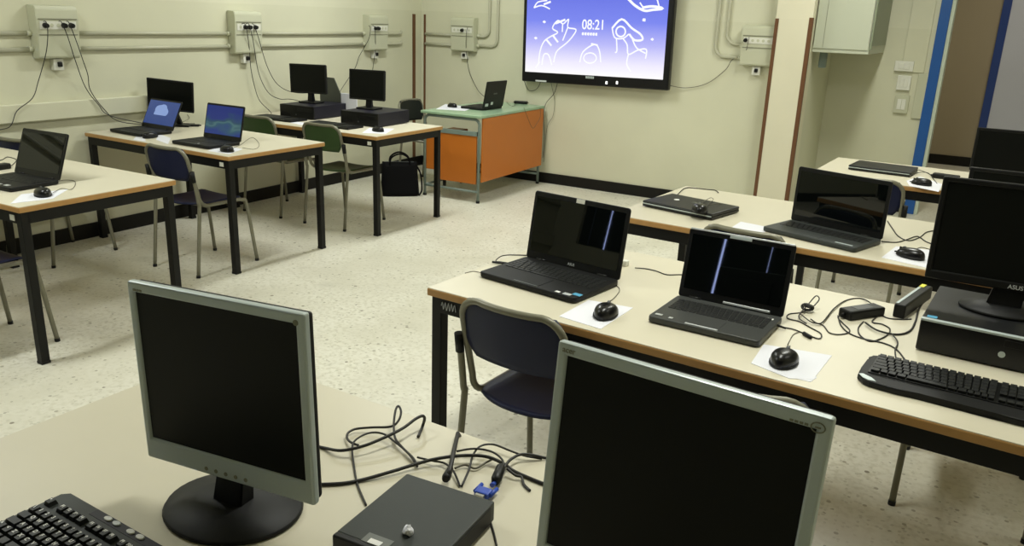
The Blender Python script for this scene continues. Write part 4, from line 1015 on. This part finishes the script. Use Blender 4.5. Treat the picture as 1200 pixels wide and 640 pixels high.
for k in range(5):
    P = [(a.x+.016*math.cos(q)+.004*math.sin(k*2), a.y+.018*math.sin(q)*math.cos(k*.6), T+.013+.010*math.sin(q)*math.sin(k*.6)+.001*k) for q in [j*PI/6 for j in range(12)]]
    mb.tube(P, .0022, 6, closed=True)
tag(mb.build('cord_bundle', M['cord']), 'knotted bundle of black cord right of the graphite laptop', 'cable')
a = atz(941, 390, T+.006); b_ = atz(951, 396, T+.006); o = MB().tube([a, a.lerp(b_, .1), a.lerp(b_, .9), b_], [.003, .006, .006, .003], 10).build('cable_plug', M['blackm']); tag(o, 'small black plug on the cord beside the graphite laptop', 'plug')
a = atz(910, 381, T+.012); b_ = atz(921, 385, T+.006); o = MB().tube([a, b_], [.004, .003], 10).build('cable_plug', M['blackm']); tag(o, 'black plug pushed into the right side of the graphite laptop', 'plug')
dcable('thin cord of the left mouse on the middle desk', [(712, 355, .004), (720, 349), (726, 341), (724, 336), (719, 334)], .0014, 'cordg')
dcable('thin cord of the right mouse on the middle desk', [(923, 404, .004), (926, 398), (930, 392), (937, 389)], .0014, 'cordg')
dcable('black cord on the desk behind the left laptop with a plug at its side', [(600, 309), (588, 307), (581, 306), (586, 301), (594, 299), (612, 299), (640, 300)], .0020)
a = atz(577, 307, T+.006); b_ = atz(599, 310, T+.008); o = MB().tube([a, b_], [.004, .005], 10).build('cable_plug', M['blackm']); tag(o, 'black plug at the far left corner of the left laptop', 'plug')
a = atz(564, 319, T+.008); b_ = atz(572, 323, T+.008); o = MB().tube([a, b_], [.004, .005], 10).build('cable_plug', M['blackm']); tag(o, 'black plug in the left side of the left laptop', 'plug')
dcable('thin grey cord trailing left from the left laptop', [(566, 320, .003), (555, 318), (545, 320)], .0012, 'cordg')
dcable('dark cord from the white adapter to behind the graphite laptop', [(744, 314, .004), (757, 315), (770, 318), (782, 322), (800, 322), (830, 325)], .0020)
g = 'cords on the second-row desk'
dcable('black cord behind the closed laptop toward the far desk edge', [(786, 236), (795, 227), (803, 220.5), (815, 220.5), (828, 222), (838, 223), (842, 226)], .0024, group=g)
dcable('thin looping mouse cord on and right of the closed laptop', [(822, 238, .04), (832, 232, .03), (836, 234, .034), (830, 240, .036), (842, 239, .036), (856, 241), (857, 245), (849, 246)], .0014, 'cordg', group=g)
dcable('black cord curling behind the mouse right of the large laptop', [(1040, 259), (1046, 268), (1053, 277), (1065, 282), (1078, 278), (1086, 272), (1098, 270)], .0024, group=g)
dcable('black cord snaking right of the large laptop toward the wide monitor', [(1033, 283), (1050, 284), (1062, 281), (1075, 277), (1085, 283), (1095, 287)], .0024, group=g)
dcable('thin cord of the mouse right of the large laptop', [(1071, 294, .004), (1079, 290), (1092, 293), (1105, 297)], .0014, 'cord', group=g)
g = 'cords on the furthest right desk'
dcable('thin cord arching round the mouse on the furthest right desk', [(1068, 206), (1078, 202, .01), (1088, 203, .01), (1094, 210), (1098, 215)], .0022, group=g)
dcable('thin cord from the closed grey laptop to the adapter before the doorway', [(1063, 201), (1075, 199), (1085, 202), (1092, 206)], .0018, group=g)
dcable('thin cord from the adapter before the doorway to the right picture edge', [(1126, 211, .01), (1133, 214), (1139, 218), (1146, 224)], .0022, group=g)
a = atz(1139, 216, T); o = MB().box(-.03, .03, -.02, .02, 0, .04, bev=.008).build('black_plug_block', M['black']); o.location = (a.x+.02, a.y, T); tag(o, 'small black plug block beside the second-row monitor on the furthest right desk', 'plug')
dcable('thin loop of cord beside the leftmost laptop', [(66, 213), (76, 211), (87, 212), (88, 217), (83, 222), (72, 221), (62, 226, .006)], .0014, 'cordg')
dcable('black cords behind the leftmost laptop by the picture edge', [(10, 196, .01), (16, 192), (19, 187), (9, 184), (3, 187), (-6, 190)], .0022)
dcable('thin loop of cord right of the blue and green laptop', [(272, 174, .006), (283, 169), (291, 163), (297, 161.5), (303, 167), (303, 172), (297, 175), (284, 173)], .0013, 'cordg')
dcable('thin wavy cord between the turned monitor and the lit laptops', [(214, 143, .002), (218, 141, .01), (222, 138, .02), (217, 132, .06)], .0016, 'cordg')
tdz = lambda pts: [atz(a, b_, TT+.004) for a, b_ in pts]
cord('thin cords looping behind the teacher laptop', tdz([(594, 117), (600, 114), (606, 117), (604, 123), (599, 124), (594, 119), (598, 115)]), .0016, 'cordg')
